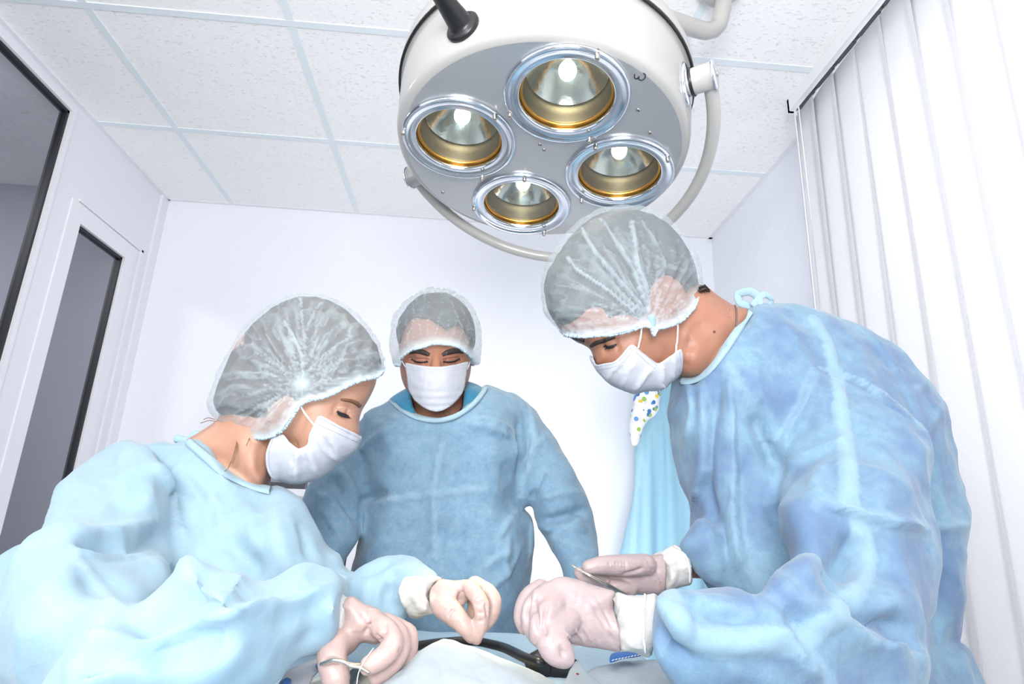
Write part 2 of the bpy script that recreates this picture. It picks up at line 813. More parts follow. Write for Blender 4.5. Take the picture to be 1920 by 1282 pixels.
def skin_mat(name, col, deep):
    m = mat(name, col, 0.48, Subsurface_Weight=0.25, Subsurface_Scale=0.012)
    m.node_tree.nodes['Principled BSDF'].inputs['Subsurface Radius'].default_value = (1.0, 0.35, 0.2)
    o, bp, src = noise_bump(m, 700, 0.12, 3, 0.0006)
    n = N_(m, 'ShaderNodeTexNoise')
    n.inputs['Scale'].default_value = 22
    n.inputs['Detail'].default_value = 4
    L_(m, src, n.inputs['Vector'])
    c = mixcol(m, n.outputs[0], col, deep)
    L_(m, c, m.node_tree.nodes['Principled BSDF'].inputs['Base Color'])
    return m


M_GOWN_LIT = cloth_mat('lit_blue_nonwoven', (0.27, 0.45, 0.57), (0.43, 0.58, 0.68), trans=0.25, crease=0.3)  # one gown cloth; this copy is lightened for standing nearer the light
M_GOWN_SHADE = cloth_mat('shaded_blue_nonwoven', (0.14, 0.28, 0.43), (0.33, 0.50, 0.63), trans=0.25, mottle=1.5)  # same cloth, with the backlit figure's shade put into its colour
M_GOWN_SHADE_SCRUBS = cloth_mat('shaded_blue_nonwoven_over_scrubs', (0.13, 0.26, 0.39), (0.30, 0.46, 0.58), trans=0.2, mottle=1.2, blotch=(0.10, 0.165, 0.34))  # same cloth, darkened both for shade and for scrubs showing through
M_TRIM = cloth_mat('pale_blue_binding', (0.30, 0.46, 0.56), (0.44, 0.60, 0.69), trans=0.2)
M_BRIM = cloth_mat('cap_hem_elastic', (0.42, 0.55, 0.64), (0.62, 0.75, 0.83), trans=0.2)
M_CAP = cloth_mat('sheer_cap_nonwoven', (0.50, 0.58, 0.64), (0.66, 0.79, 0.86), alpha=0.30, trans=0.3, seam_alpha=0.85, mottle=1.0)
M_MASK = cloth_mat('white_mask_nonwoven', (0.42, 0.44, 0.51), (0.58, 0.60, 0.66), trans=0.12, weave=1400)
M_ELASTIC = mat('white_elastic', (0.86, 0.84, 0.83), 0.7)
M_STITCH = mat('grey_stitching', (0.30, 0.34, 0.42), 0.8)
M_SKIN_F = skin_mat('fair_skin', (0.50, 0.285, 0.20), (0.40, 0.20, 0.13))
M_SKIN_M = skin_mat('tan_skin', (0.38, 0.185, 0.12), (0.29, 0.12, 0.072))
M_HAIR = mat('dark_brown_hair', (0.030, 0.020, 0.016), 0.55)
M_HAIR_F = mat('brown_hair', (0.060, 0.036, 0.024), 0.55)
M_STRAND = mat('light_brown_strands', (0.22, 0.12, 0.06), 0.5)
M_LASH = mat('black_lashes', (0.012, 0.010, 0.012), 0.5)
M_LID = mat('eyelid_skin', (0.46, 0.23, 0.15), 0.45)
M_LIDF = mat('pale_eyelid_skin', (0.48, 0.27, 0.20), 0.4)
M_EYE = mat('eye_white', (0.55, 0.50, 0.48), 0.2)
M_SCRUB = cloth_mat('teal_scrub_cotton', (0.012, 0.16, 0.30), (0.03, 0.24, 0.40), trans=0.05)
M_TROUSER = mat('navy_trousers', (0.03, 0.05, 0.12), 0.9)
M_SHOE = mat('white_clog', (0.7, 0.7, 0.7), 0.5)


def glove_mat(name, a, b):
    m = mat(name, a, 0.42, Subsurface_Weight=0.3, Subsurface_Scale=0.008)
    m.node_tree.nodes['Principled BSDF'].inputs['Subsurface Radius'].default_value = (1.0, 0.5, 0.35)
    o, bp, src = noise_bump(m, 120, 0.35, 4, 0.001, stretch=(1, 1, 3.5))
    n = N_(m, 'ShaderNodeTexNoise')
    n.inputs['Scale'].default_value = 35
    n.inputs['Detail'].default_value = 5
    L_(m, src, n.inputs['Vector'])
    L_(m, mixcol(m, n.outputs[0], a, b), m.node_tree.nodes['Principled BSDF'].inputs['Base Color'])
    return m


M_GLOVE = glove_mat('latex_over_skin', (0.42, 0.325, 0.315), (0.335, 0.27, 0.285))
M_GLOVE_F = glove_mat('latex_over_fair_skin', (0.50, 0.365, 0.335), (0.41, 0.30, 0.285))
M_CUFF = glove_mat('latex_cuff', (0.53, 0.515, 0.48), (0.49, 0.49, 0.50))
M_STEEL = mat('surgical_steel', (0.55, 0.50, 0.44), 0.25, 1.0)
M_CHROME = mat('chrome', (0.80, 0.84, 0.90), 0.12, 1.0)
M_PLATE = mat('satin_lamp_plate', (0.56, 0.57, 0.58), 0.33, 0.7)
noise_bump(M_PLATE, 40, 0.04, 3, 0.001)
M_HOUSE = mat('cream_enamel', (0.40, 0.395, 0.38), 0.28, 0.0, Coat_Weight=0.4)
M_BLACK = mat('black_rubber', (0.012, 0.012, 0.014), 0.35)
M_BRASS = mat('amber_retaining_ring', (0.55, 0.28, 0.06), 0.3, 1.0)
M_WELL = mat('bronzed_reflector_wall', (0.075, 0.07, 0.05), 0.35, 0.8)
M_REFL = mat('polished_reflector', (0.62, 0.66, 0.62), 0.16, 1.0)
noise_bump(M_REFL, 60, 0.25, 2, 0.002)

# ------------------------------------------------------------------ room
XL, XR, YB, ZC, YF = -1.5, 1.167, 2.7475, 2.648, -2.2
M_WALL = mat('lavender_white_plaster', (0.80, 0.82, 0.88), 0.85)
noise_bump(M_WALL, 55, 0.5, 6, 0.004)
M_TILE = mat('mineral_fibre_tile', (0.88, 0.88, 0.88), 0.9)


def tile_nodes():
    m = M_TILE
    tc = N_(m, 'ShaderNodeTexCoord')
    mp = N_(m, 'ShaderNodeMapping')
    mp.inputs['Scale'].default_value = (1.0, 2.2, 1)
    L_(m, tc.outputs['Object'], mp.inputs[0])
    v = N_(m, 'ShaderNodeTexNoise')
    v.inputs['Scale'].default_value = 75
    v.inputs['Detail'].default_value = 3
    L_(m, mp.outputs[0], v.inputs['Vector'])
    r = N_(m, 'ShaderNodeMapRange')
    r.inputs[1].default_value = 0.30
    r.inputs[2].default_value = 0.40
    L_(m, v.outputs[0], r.inputs[0])
    b = m.node_tree.nodes['Principled BSDF']
    L_(m, mixcol(m, r.outputs[0], (0.79, 0.79, 0.80), (0.90, 0.90, 0.90)), b.inputs['Base Color'])
    bp = N_(m, 'ShaderNodeBump')
    bp.inputs['Strength'].default_value = 0.5
    bp.inputs['Distance'].default_value = 0.004
    L_(m, r.outputs[0], bp.inputs['Height'])
    L_(m, bp.outputs[0], b.inputs['Normal'])


tile_nodes()
M_GRID = mat('pale_blue_ceiling_grid', (0.74, 0.80, 0.84), 0.6)
M_FRAME = mat('white_pvc', (0.78, 0.78, 0.82), 0.4)
M_PANEL = mat('white_panel', (0.76, 0.77, 0.82), 0.35)
M_FLOOR = mat('pale_vinyl_floor', (0.55, 0.58, 0.6), 0.4)
noise_bump(M_FLOOR, 30, 0.05)
M_GASKET = mat('black_gasket', (0.012, 0.013, 0.018), 0.5)
M_CORR = mat('grey_corridor_paint', (0.34, 0.35, 0.39), 0.8)

struct(mesh_from('floor', *box2((-3.2, YF, -0.08), (XR+0.15, YB+0.12, 0)), M_FLOOR, smooth=False))
struct(mesh_from('ceiling', *box2((-3.2, YF, ZC), (XR+0.15, YB+0.12, ZC+0.08)), M_TILE, smooth=False))
struct(mesh_from('wall_back', *box2((-3.2, YB, 0), (XR+0.15, YB+0.12, ZC)), M_WALL, smooth=False))

# ceiling grid of T-bars, 0.6 m modules
gx = [-1.1928+i*0.5923 for i in range(4)]
gy = [YB-j*0.6003 for j in range(1, 9)]
bars = [box2((x-0.012, YF, ZC-0.003), (x+0.012, YB, ZC+0.001)) for x in gx]
bars += [box2((XL, y-0.012, ZC-0.0035), (XR, y+0.012, ZC+0.001)) for y in gy]
struct(mesh_from('trim_1', *join(bars), M_GRID, smooth=False))
ang = [box2((XL, YB-0.018, ZC-0.004), (XR, YB+0.001, ZC+0.001)),
       box2((XR-0.018, YF, ZC-0.004), (XR+0.001, YB, ZC+0.001)),
       box2((XL-0.001, YF, ZC-0.004), (XL+0.018, YB, ZC+0.001))]
struct(mesh_from('trim_2', *join(ang), M_FRAME, smooth=False))
struct(mesh_from('baseboard_back', *box2((XL, YB-0.012, 0), (XR, YB, 0.09)), M_FRAME, smooth=False))

# left partition: solid pieces around the glazing
wl = [box2((XL-0.034, YF, 0), (XL, 2.042, 0.90)), box2((XL-0.034, YF, 2.624), (XL, 2.042, ZC)),
      box2((XL-0.034, 2.042, 0.0), (XL, 2.135, ZC)), box2((XL-0.034, 2.135, 2.319), (XL, 2.593, ZC)),
      box2((XL-0.034, 2.593, 0.0), (XL, YB, ZC)), box2((XL-0.034, YF, 0.90), (XL, 0.6, 2.624)),
      box2((XL-0.034, 2.135, 0.0), (XL, 2.593, 0.08))]
struct(mesh_from('wall_left', *join(wl), M_PANEL, smooth=False))
# glazed light beside the door
M_GLASS = bpy.data.materials.new('partition_glass')
M_GLASS.use_nodes = True
nt = M_GLASS.node_tree
nt.nodes.clear()
o_ = N_(M_GLASS, 'ShaderNodeOutputMaterial')
t_ = N_(M_GLASS, 'ShaderNodeBsdfTransparent')
t_.inputs[0].default_value = (0.88, 0.89, 0.92, 1)
g_ = N_(M_GLASS, 'ShaderNodeBsdfGlossy')
g_.inputs['Roughness'].default_value = 0.01
f_ = N_(M_GLASS, 'ShaderNodeFresnel')
f_.inputs[0].default_value = 1.5
x_ = N_(M_GLASS, 'ShaderNodeMixShader')
ge_ = N_(M_GLASS, 'ShaderNodeNewGeometry')
bf_ = N_(M_GLASS, 'ShaderNodeMath', operation='SUBTRACT')
bf_.inputs[0].default_value = 1.0
L_(M_GLASS, ge_.outputs['Backfacing'], bf_.inputs[1])
ml_ = N_(M_GLASS, 'ShaderNodeMath', operation='MULTIPLY')
L_(M_GLASS, bf_.outputs[0], ml_.inputs[0])
L_(M_GLASS, f_.outputs[0], ml_.inputs[1])
L_(M_GLASS, ml_.outputs[0], x_.inputs[0])
L_(M_GLASS, t_.outputs[0], x_.inputs[1])
L_(M_GLASS, g_.outputs[0], x_.inputs[2])
L_(M_GLASS, x_.outputs[0], o_.inputs[0])


def glazing(name, y0, y1, z0, z1, fw, extra=None):
    fr = []
    x0, x1 = XL-0.032, XL+0.006
    fr.append(box2((x0, y0-fw, z0-fw), (x1, y0, z1+fw)))
    fr.append(box2((x0, y1, z0-fw), (x1, y1+fw, z1+fw)))
    fr.append(box2((x0, y0, z1), (x1, y1, z1+fw)))
    fr.append(box2((x0, y0, z0-fw), (x1, y1, z0)))
    root = struct(mesh_from(name, *join(fr), M_FRAME, smooth=False))
    g = 0.011
    gk = [box2((XL-0.033, y0, z0), (XL-0.006, y0+g, z1)), box2((XL-0.033, y1-g, z0), (XL-0.006, y1, z1)),
          box2((XL-0.033, y0, z1-g), (XL-0.006, y1, z1)), box2((XL-0.033, y0, z0), (XL-0.006, y1, z0+g))]
    mesh_from('gasket', *join(gk), M_GASKET, root, smooth=False)
    mesh_from('glass_pane', *box2((XL-0.022, y0+0.004, z0+0.004), (XL-0.016, y1-0.004, z1-0.004)), M_GLASS, root, smooth=False)
    return root


glazing('window_1', 0.62, 2.022, 0.92, 2.604, 0.02)
dr = glazing('door_1', 2.205, 2.523, 0.15, 2.249, 0.07)
# door casing and panel trims above it
tr = [box2((XL, 2.17, 2.324), (XL+0.008, 2.64, 2.334)), box2((XL, 2.625, 0.0), (XL+0.008, 2.64, 2.334)),
      box2((XL, 2.69, 0.0), (XL+0.012, YB, ZC-0.004))]
struct(mesh_from('trim_3', *join(tr), M_FRAME, smooth=False))
# room beyond the glass
cor = [box2((-3.2, YF, 0), (-3.1, YB, ZC))]
struct(mesh_from('wall_corridor', *join(cor), M_CORR, smooth=False))
struct(mesh_from('wall_corridor_end', *box2((-3.1, YB-0.05, 0), (XL-0.036, YB-0.002, ZC)), M_CORR, smooth=False))
area('corridor_fill_light', (-2.3, 1.6, 2.55), (-2.4, 2.0, 0.0), 0.4, 16)  # unseen light added to lift the dark corridor behind the glass
struct(mesh_from('wall_corridor_near', *box2((-3.1, YF, 0), (XL-0.036, YF+0.05, ZC)), M_CORR, smooth=False))

# right wall with the window behind the blind
wy0, wy1, wz0, wz1 = -0.5, 1.62, 0.85, 2.5
wr = [box2((XR, YF, 0), (XR+0.15, YB, wz0)), box2((XR, YF, wz1), (XR+0.15, YB, ZC)),
      box2((XR, wy1, wz0), (XR+0.15, YB, wz1)), box2((XR, YF, wz0), (XR+0.15, wy0, wz1))]
struct(mesh_from('wall_right', *join(wr), M_WALL, smooth=False))
fr = []
for y in (wy0, 0.53, wy1-0.05):
    fr.append(box2((XR+0.07, y, wz0), (XR+0.12, y+0.05, wz1)))
for z in (wz0, wz1-0.05):
    fr.append(box2((XR+0.07, wy0, z), (XR+0.12, wy1, z+0.05)))
w2 = struct(mesh_from('window_2', *join(fr), M_FRAME, smooth=False))
M_CLEAR = bpy.data.materials.new('clear_window_glass')
M_CLEAR.use_nodes = True
M_CLEAR.node_tree.nodes.clear()
o_ = N_(M_CLEAR, 'ShaderNodeOutputMaterial')
t_ = N_(M_CLEAR, 'ShaderNodeBsdfTransparent')
g_ = N_(M_CLEAR, 'ShaderNodeBsdfGlossy')
g_.inputs['Roughness'].default_value = 0.02
x_ = N_(M_CLEAR, 'ShaderNodeMixShader')
x_.inputs[0].default_value = 0.07
L_(M_CLEAR, t_.outputs[0], x_.inputs[1])
L_(M_CLEAR, g_.outputs[0], x_.inputs[2])
L_(M_CLEAR, x_.outputs[0], o_.inputs[0])
mesh_from('glass_pane', *box2((XR+0.09, wy0+0.01, wz0+0.01), (XR+0.096, wy1-0.01, wz1-0.01)), M_CLEAR, w2, smooth=False)

# ------------------------------------------------------------------ vertical blind
M_SLAT = bpy.data.materials.new('embossed_blind_fabric')
M_SLAT.use_nodes = True
b = M_SLAT.node_tree.nodes['Principled BSDF']
b.inputs['Roughness'].default_value = 0.85
o_, bp_, src_ = noise_bump(M_SLAT, 80, 0.3, 3, 0.002)
vv = N_(M_SLAT, 'ShaderNodeTexNoise')
vv.inputs['Scale'].default_value = 130
vv.inputs['Distortion'].default_value = 2.5
L_(M_SLAT, src_, vv.inputs['Vector'])
cc = mixcol(M_SLAT, vv.outputs[0], (0.76, 0.76, 0.78), (0.84, 0.84, 0.86))
L_(M_SLAT, cc, b.inputs['Base Color'])
tt = N_(M_SLAT, 'ShaderNodeBsdfTranslucent')
L_(M_SLAT, cc, tt.inputs[0])
xx = N_(M_SLAT, 'ShaderNodeMixShader')
xx.inputs[0].default_value = 0.5
L_(M_SLAT, b.outputs[0], xx.inputs[1])
L_(M_SLAT, tt.outputs[0], xx.inputs[2])
L_(M_SLAT, xx.outputs[0], M_SLAT.node_tree.nodes['Material Output'].inputs[0])
bl = thing('vertical_blind', 'white vertical slat blind hanging from a ceiling track along the right wall', 'blind', (1.05, 0.6, 2.6))
M_TRACK = mat('white_track', (0.80, 0.80, 0.82), 0.35)
rail = [box2((1.012, -0.5, 2.622), (1.062, 1.70, 2.6478)), box2((1.012, -0.5, 2.600), (1.022, 1.70, 2.622)),
        box2((1.052, -0.5, 2.600), (1.062, 1.70, 2.622)), box2((1.012, 1.69, 2.600), (1.062, 1.705, 2.6478)),
        box2((1.022, -0.5, 2.600), (1.030, 1.70, 2.604)), box2((1.044, -0.5, 2.600), (1.052, 1.70, 2.604))]
mesh_from('track', *join(rail), M_TRACK, bl, smooth=False)
slot = [box2((1.0302, -0.45+k*0.108-0.012, 2.5985), (1.0438, -0.45+k*0.108+0.072, 2.604)) for k in range(20)]
mesh_from('track_slots', *join(slot), mat('dark_slot', (0.05, 0.055, 0.07), 0.6), bl, smooth=False)
edges = [1.593-0.108*k for k in range(-1, 19)]
for k, ye in enumerate(edges):
    yc = ye-0.054
    if yc > 1.68:
        continue
    n, V, F = 8, [], []
    wj = 0.122+0.007*math.sin(k*2.1)
    tilt = 0.07+0.03*math.sin(k*1.7)
    for zz in np.linspace(0.35, 2.585, 24):
        for i in range(n):
            s = (i/(n-1)-0.5)
            wob = 0.004*math.sin(zz*2.3+k*1.3)
            V.append((1.037+tilt*s*wj-0.002*math.cos(s*3)+wob, yc+s*wj+wob*0.8, zz))
    for i in range(23):
        for j in range(n-1):
            a = i*n+j
            F.append((a, a+1, a+n+1, a+n))
    sl = mesh_from('slat', V, F, M_SLAT, bl)
    sd = sl.modifiers.new('t', 'SOLIDIFY')
    sd.thickness = 0.0012
sc_ = [tube([(1.03, 1.69, 2.6), (1.028, 1.685, 2.0), (1.03, 1.69, 1.2)], 0.0022, 0.05, 8),
       tube([(1.03, 1.665, 2.6), (1.034, 1.665, 2.0), (1.03, 1.67, 1.2)], 0.0022, 0.05, 8)]
mesh_from('bead_chain', *join(sc_), M_TRACK, bl)

# ------------------------------------------------------------------ surgical ceiling lamp
LC = np.array([0.1136, 1.0737, 1.9499])
ln = np.array([math.sin(-0.0404), math.sin(-0.125), -1.0])
ln /= np.linalg.norm(ln)
l1 = np.cross(ln, [0, 1, 0])
l1 /= np.linalg.norm(l1)
l2 = np.cross(ln, l1)
LM = np.stack([l1, l2, ln], 1)         # columns: local x, y, z (z points down out of the lamp)


def LP(x, y, z):
    return LC+LM@np.array([x, y, z])


def LT(VF):
    return np.asarray(VF[0])@LM.T+LC, VF[1]


lamp = thing('surgical_lamp', 'round grey four-bulb operating lamp hanging from the ceiling above the table', 'lamp', tuple(LP(0, 0, -0.2)))
prof = [(0.272, 0.0), (0.281, -0.002), (0.287, -0.008), (0.290, -0.018), (0.296, -0.125), (0.296, -0.132), (0.27, -0.132), (0.05, -0.135), (0.0005, -0.135)]
mesh_from('housing', *LT(lathe(prof, 96)), M_HOUSE, lamp)
prof = [(0.292, -0.130), (0.3005, -0.130), (0.302, -0.134), (0.302, -0.165), (0.292, -0.185), (0.24, -0.215), (0.15, -0.235), (0.0005, -0.24)]
mesh_from('top_cover', *LT(lathe(prof, 96)), M_HOUSE, lamp)
prof = [(0.2985, -0.1285), (0.3030, -0.1295), (0.3035, -0.1335), (0.2985, -0.134)]
mesh_from('seam_gasket', *LT(lathe(prof, 96, closed=True)), M_BLACK, lamp)
phi0 = 34.4157
cents = [(0.1666*math.cos(phi0+k*math.pi/2), 0.1666*math.sin(phi0+k*math.pi/2)) for k in range(4)]


def plate():
    loops = []
    a = np.linspace(0, 2*math.pi, 96, endpoint=False)
    loops.append(np.stack([0.2725*np.cos(a), 0.2725*np.sin(a)], 1))
    a = np.linspace(0, 2*math.pi, 64, endpoint=False)
    for c in cents:
        loops.append(np.stack([c[0]+0.092*np.cos(a), c[1]+0.092*np.sin(a)], 1))
    P = np.concatenate(loops)
    E, n = [], 0
    for l in loops:
        E += [(n+i, n+(i+1) % len(l)) for i in range(len(l))]
        n += len(l)
    v, e, f, *_ = geometry.delaunay_2d_cdt([Vector(p) for p in P], E, [], 0, 1e-7)
    v = np.array([tuple(x) for x in v])
    F = []
    for t in f:
        c = v[list(t)].mean(0)
        if all(np.hypot(*(c-np.array(q))) > 0.0918 for q in cents) and np.hypot(*c) < 0.2726:
            F.append(tuple(t))
    return np.c_[v, np.full(len(v), 0.0005)], F


pl = mesh_from('face_plate', *LT(plate()), M_PLATE, lamp, smooth=False)
M_BULB = bpy.data.materials.new('warm_bulb_glow')
M_BULB.use_nodes = True
bb = M_BULB.node_tree.nodes['Principled BSDF']
bb.inputs['Emission Color'].default_value = (1.0, 0.86, 0.62, 1)
bb.inputs['Emission Strength'].default_value = 60
M_LENS = bpy.data.materials.new('lamp_cover_glass')
M_LENS.use_nodes = True
M_LENS.node_tree.nodes.clear()
o_ = N_(M_LENS, 'ShaderNodeOutputMaterial')
t_ = N_(M_LENS, 'ShaderNodeBsdfTransparent')
t_.inputs[0].default_value = (0.93, 0.96, 0.95, 1)
g_ = N_(M_LENS, 'ShaderNodeBsdfGlossy')
g_.inputs['Roughness'].default_value = 0.03
x_ = N_(M_LENS, 'ShaderNodeMixShader')
x_.inputs[0].default_value = 0.09
L_(M_LENS, t_.outputs[0], x_.inputs[1])
L_(M_LENS, g_.outputs[0], x_.inputs[2])
L_(M_LENS, x_.outputs[0], o_.inputs[0])
clip_ang = [(0.9, 2.98, 5.2), (1.6, 3.3, 5.35), (0.75, 2.25, 4.1), (1.25, 3.6, 5.3)]
for k, c in enumerate(cents):
    cv = np.array([c[0], c[1], 0])

    def at_(VF):
        return LT((np.asarray(VF[0])+cv, VF[1]))
    pr = [(0.0925, -0.004), (0.1105, 0.001), (0.1115, 0.005), (0.109, 0.0085), (0.104, 0.0095), (0.1015, 0.0075), (0.090, 0.0045),
          (0.087, 0.006), (0.0845, 0.0055), (0.0835, 0.001), (0.0835, -0.010), (0.0925, -0.010)]
    bz = mesh_from('bezel', *at_(lathe(pr, 96, closed=True)), M_CHROME, lamp)
    pr = [(0.0845, -0.0062), (0.0795, -0.0062), (0.0785, -0.0085), (0.0795, -0.013), (0.0845, -0.013)]
    mesh_from('lens_ring', *at_(lathe(pr, 72, closed=True)), M_BRASS, bz)
    pr = [(0.0845, -0.010), (0.0845, -0.022), (0.083, -0.024), (0.083, -0.032), (0.081, -0.034), (0.081, -0.043), (0.079, -0.045), (0.079, -0.050), (0.076, -0.052), (0.074, -0.0535)]
    wl_ = mesh_from('lamp_well', *at_(lathe(pr, 72)), M_WELL, lamp)
    pr = [(0.0745, -0.0525)]+[(0.0745*math.sqrt(t)+0.0001, -0.0525-0.045*(1-t)) for t in np.linspace(1, 0.0, 14)[1:]]
    mesh_from('reflector', *at_(lathe(pr, 72)), M_REFL, wl_)
    bm_ = [ball((0, 0, -0.060), (0.016, 0.016, 0.019)), ]
    mesh_from('bulb', *at_(bm_[0]), M_BULB, wl_)
    mesh_from('bulb_socket', *at_(lathe([(0.006, -0.075), (0.006, -0.098), (0.0005, -0.098)], 20)), M_CHROME, wl_)
    mesh_from('cover_glass', *at_(lathe([(0.0005, -0.0075), (0.0795, -0.0075)], 64)), M_LENS, bz)
    for j, a in enumerate(clip_ang[k]):
        ca, sa = math.cos(a), math.sin(a)
        V, F = lathe([(0.0005, -0.002), (0.0042, -0.002), (0.0042, 0.017), (0.0034, 0.019), (0.0005, 0.019)], 14)
        V = V+np.array([0.1065*ca, 0.1065*sa, 0])
        mesh_from('clamp_pin', *at_((V, F)), M_STEEL, bz)
    lt = bpy.data.lights.new('lamp_bulb_light', 'SPOT')
    lt.energy = 24.0
    lt.color = (1.0, 0.74, 0.36)
    lt.spot_size = math.radians(12)
    lt.spot_blend = 0.8
    lt.shadow_soft_size = 0.03
    lo = bpy.data.objects.new('lamp_bulb_light', lt)
    COL.objects.link(lo)
    p0 = LP(c[0], c[1], 0.012)
    lo.location = p0
    lo.rotation_euler = (Vector(W(905, 1150, 0.74))-Vector(p0)).to_track_quat('-Z', 'Y').to_euler()
for x, y in [(0.155, 0.153), (0.192, 0.101), (-0.007, 0.036), (0.003, 0.022), (-0.2, -0.151)]:
    V, F = ball((x, y, 0.001), (0.0042, 0.0042, 0.0022), nu=14, nv=8)
    s1 = mesh_from('screw', *LT((V, F)), M_STEEL, lamp)
    mesh_from('screw_slot', *LT(box((x, y, 0.0032), (0.006, 0.0008, 0.0006))), M_BLACK, s1, smooth=False)
# hand-written 3 on the plate
pts = [(0.128, 0.229), (0.130, 0.222), (0.135, 0.221), (0.1365, 0.226), (0.1375, 0.2205), (0.143, 0.219), (0.147, 0.224), (0.146, 0.231), (0.142, 0.234)]
mesh_from('marker_three', *LT(tube([(x, y, 0.0008) for x, y in pts], 0.0009, 0.001, 6)), M_BLACK, lamp)


def radial(a, z):
    """frame whose z axis points radially out of the housing"""
    o = np.array([math.cos(a), math.sin(a), 0])
    u = np.array([0, 0, 1.0])
    w = np.cross(o, u)
    return np.stack([w, u, o], 1), np.array([0, 0, z])


def rad_lathe(prof, a, z, n=36, sx=1, sy_=1):
    M, c = radial(a, z)
    V, F = lathe(prof, n)
    V = V*np.array([sx, sy_, 1])
    return LT((V@M.T+c, F))


# grip handle
pr = [(0.0005, 0.293), (0.030, 0.290), (0.0305, 0.2955), (0.027, 0.299), (0.0215, 0.300), (0.020, 0.306), (0.0135, 0.360), (0.0145, 0.363), (0.0145, 0.369), (0.012, 0.373), (0.0005, 0.373)]
mesh_from('grip_handle', *rad_lathe(pr, 2.17, -0.045), M_BLACK, lamp)
PIV = 0.60
for s in (0, math.pi):
    kn = mesh_from('pivot_knob', *rad_lathe([(0.0005, 0.29), (0.024, 0.29), (0.024, 0.303), (0.0235, 0.305), (0.0235, 0.341), (0.0005, 0.341)], PIV+s, -0.062), M_HOUSE, lamp)
    mesh_from('knob_cap', *rad_lathe([(0.0235, 0.3405), (0.026, 0.3412), (0.027, 0.343), (0.026, 0.345), (0.022, 0.3465), (0.0005, 0.3475)], PIV+s, -0.062), M_CHROME, kn)
    mesh_from('flange', *rad_lathe([(0.0005, 0.289), (0.030, 0.289), (0.031, 0.2935), (0.029, 0.2965), (0.0005, 0.2965)], PIV+s, -0.062, sy_=1.5), M_CHROME, kn)
    mesh_from('knob_ring', *rad_lathe([(0.0252, 0.300), (0.0262, 0.3015), (0.0262, 0.3045), (0.0252, 0.306)], PIV+s, -0.062), M_BLACK, kn)
    mesh_from('knob_screw', *rad_lathe([(0.005, 0.347), (0.005, 0.3495), (0.0005, 0.350)], PIV+s, -0.062), M_STEEL, kn)
# yoke: half hoop round the far side, carried by a drop arm from the ceiling
uu = np.array([math.cos(PIV), math.sin(PIV), 0])
ww = np.array([math.sin(PIV), -math.cos(PIV), 0])
TY = -0.30
vv_ = ww*math.cos(TY)+np.array([0, 0, -1.0])*math.sin(TY)
hoop = []
for t in np.linspace(0, math.pi, 60):
    p = 0.332*(uu*math.cos(t))+0.345*vv_*math.sin(t)+np.array([0, 0, -0.062])
    hoop.append(LP(*p))
mesh_from('yoke', *sweep(hoop, 0.0125, 16), M_HOUSE, lamp)
mount = W(1350, -6, 1.0)
top = on_plane(1352, -30, 2, ZC)
hub = LP(0, 0, -0.24)
arm = [tuple(LP(0, 0, -0.235)), tuple(LP(0, 0, -0.30)), (LC[0]+0.02, LC[1]-0.02, LC[2]+0.42), (top[0]-0.05, top[1], ZC-0.16), (top[0], top[1], ZC-0.08), (top[0], top[1], ZC-0.02)]
mesh_from('drop_arm', *tube(arm, 0.022, 0.02, 16), M_HOUSE, lamp)
V, F = lathe([(0.0005, -0.05), (0.03, -0.05), (0.06, -0.02), (0.07, 0.0)], 36)
mesh_from('ceiling_rose', V+np.array([top[0], top[1], ZC-0.0005]), F, M_HOUSE, lamp)

# ------------------------------------------------------------------ people
def C1(L):   # traced on the left figure's gown
    return conv((0, 780), 0.3915, L)


def C2(L):   # left figure's head
    return conv((350, 520), 0.3277, L)


def C3(L):   # middle figure's head
    return conv((680, 520), 0.2184, L)


def C4(L):   # right figure's head
    return conv((980, 370), 0.3042, L)


def C5(L):   # middle figure's gown
    return conv((560, 700), 0.390, L)


def C6(L):   # right figure's gown
    return conv((1180, 540), 0.5786, L)


def shrink(poly, k, c=None):
    P = np.array(poly, float)
    c = P.mean(0) if c is None else np.array(c)
    return [tuple(c+(p-c)*k) for p in P]


def soften(o, n=3):
    m = o.modifiers.new('soften', 'SMOOTH')
    m.factor = 0.5
    m.iterations = n


def skirt(cx, cy, rx, ry, z0, z1, flare=1.15):
    V, F = [], []
    n, m = 40, 12
    for i in range(m):
        t = i/(m-1)
        z = z0*(1-t)+z1*t
        k = 1+(flare-1)*t
        for j in range(n):
            a = 2*math.pi*j/n
            V.append((cx+rx*k*math.cos(a), cy+ry*k*math.sin(a), z))
        if i:
            o = (i-1)*n
            F += [(o+j, o+(j+1) % n, o+n+(j+1) % n, o+n+j) for j in range(n)]
    F.append(tuple(range(n))[::-1])
    F.append(tuple(range((m-1)*n, m*n)))
    return np.array(V), F


def legs(hx, hy, hz, ax=(1, 0)):
    """both legs as tapered limbs from the hips to the ankles"""
    out = []
    for s in (-1, 1):
        x, y = hx+ax[0]*s*0.09, hy+ax[1]*s*0.09
        out.append(tube([(x, y, hz, 0.065), (x, y, hz*0.75, 0.065), (x, y, 0.50, 0.055), (x, y, 0.30, 0.050), (x, y, 0.09, 0.036)], 0, 0.03, 16))
    return out


def shoes(root, hx, hy, fwd, ax=(1, 0)):
    for s in (-1, 1):
        x, y = hx+ax[0]*s*0.09, hy+ax[1]*s*0.09
        P = [(x-fwd[0]*0.06, y-fwd[1]*0.06, 0.045, 0.042), (x, y, 0.05, 0.046), (x+fwd[0]*0.09, y+fwd[1]*0.09, 0.042, 0.043), (x+fwd[0]*0.16, y+fwd[1]*0.16, 0.036, 0.034)]
        V, F = tube(P, 0, 0.02, 18)
        V[:, 2] = np.maximum(V[:, 2], 0.0)
        mesh_from('shoe', V, F, M_SHOE, root)


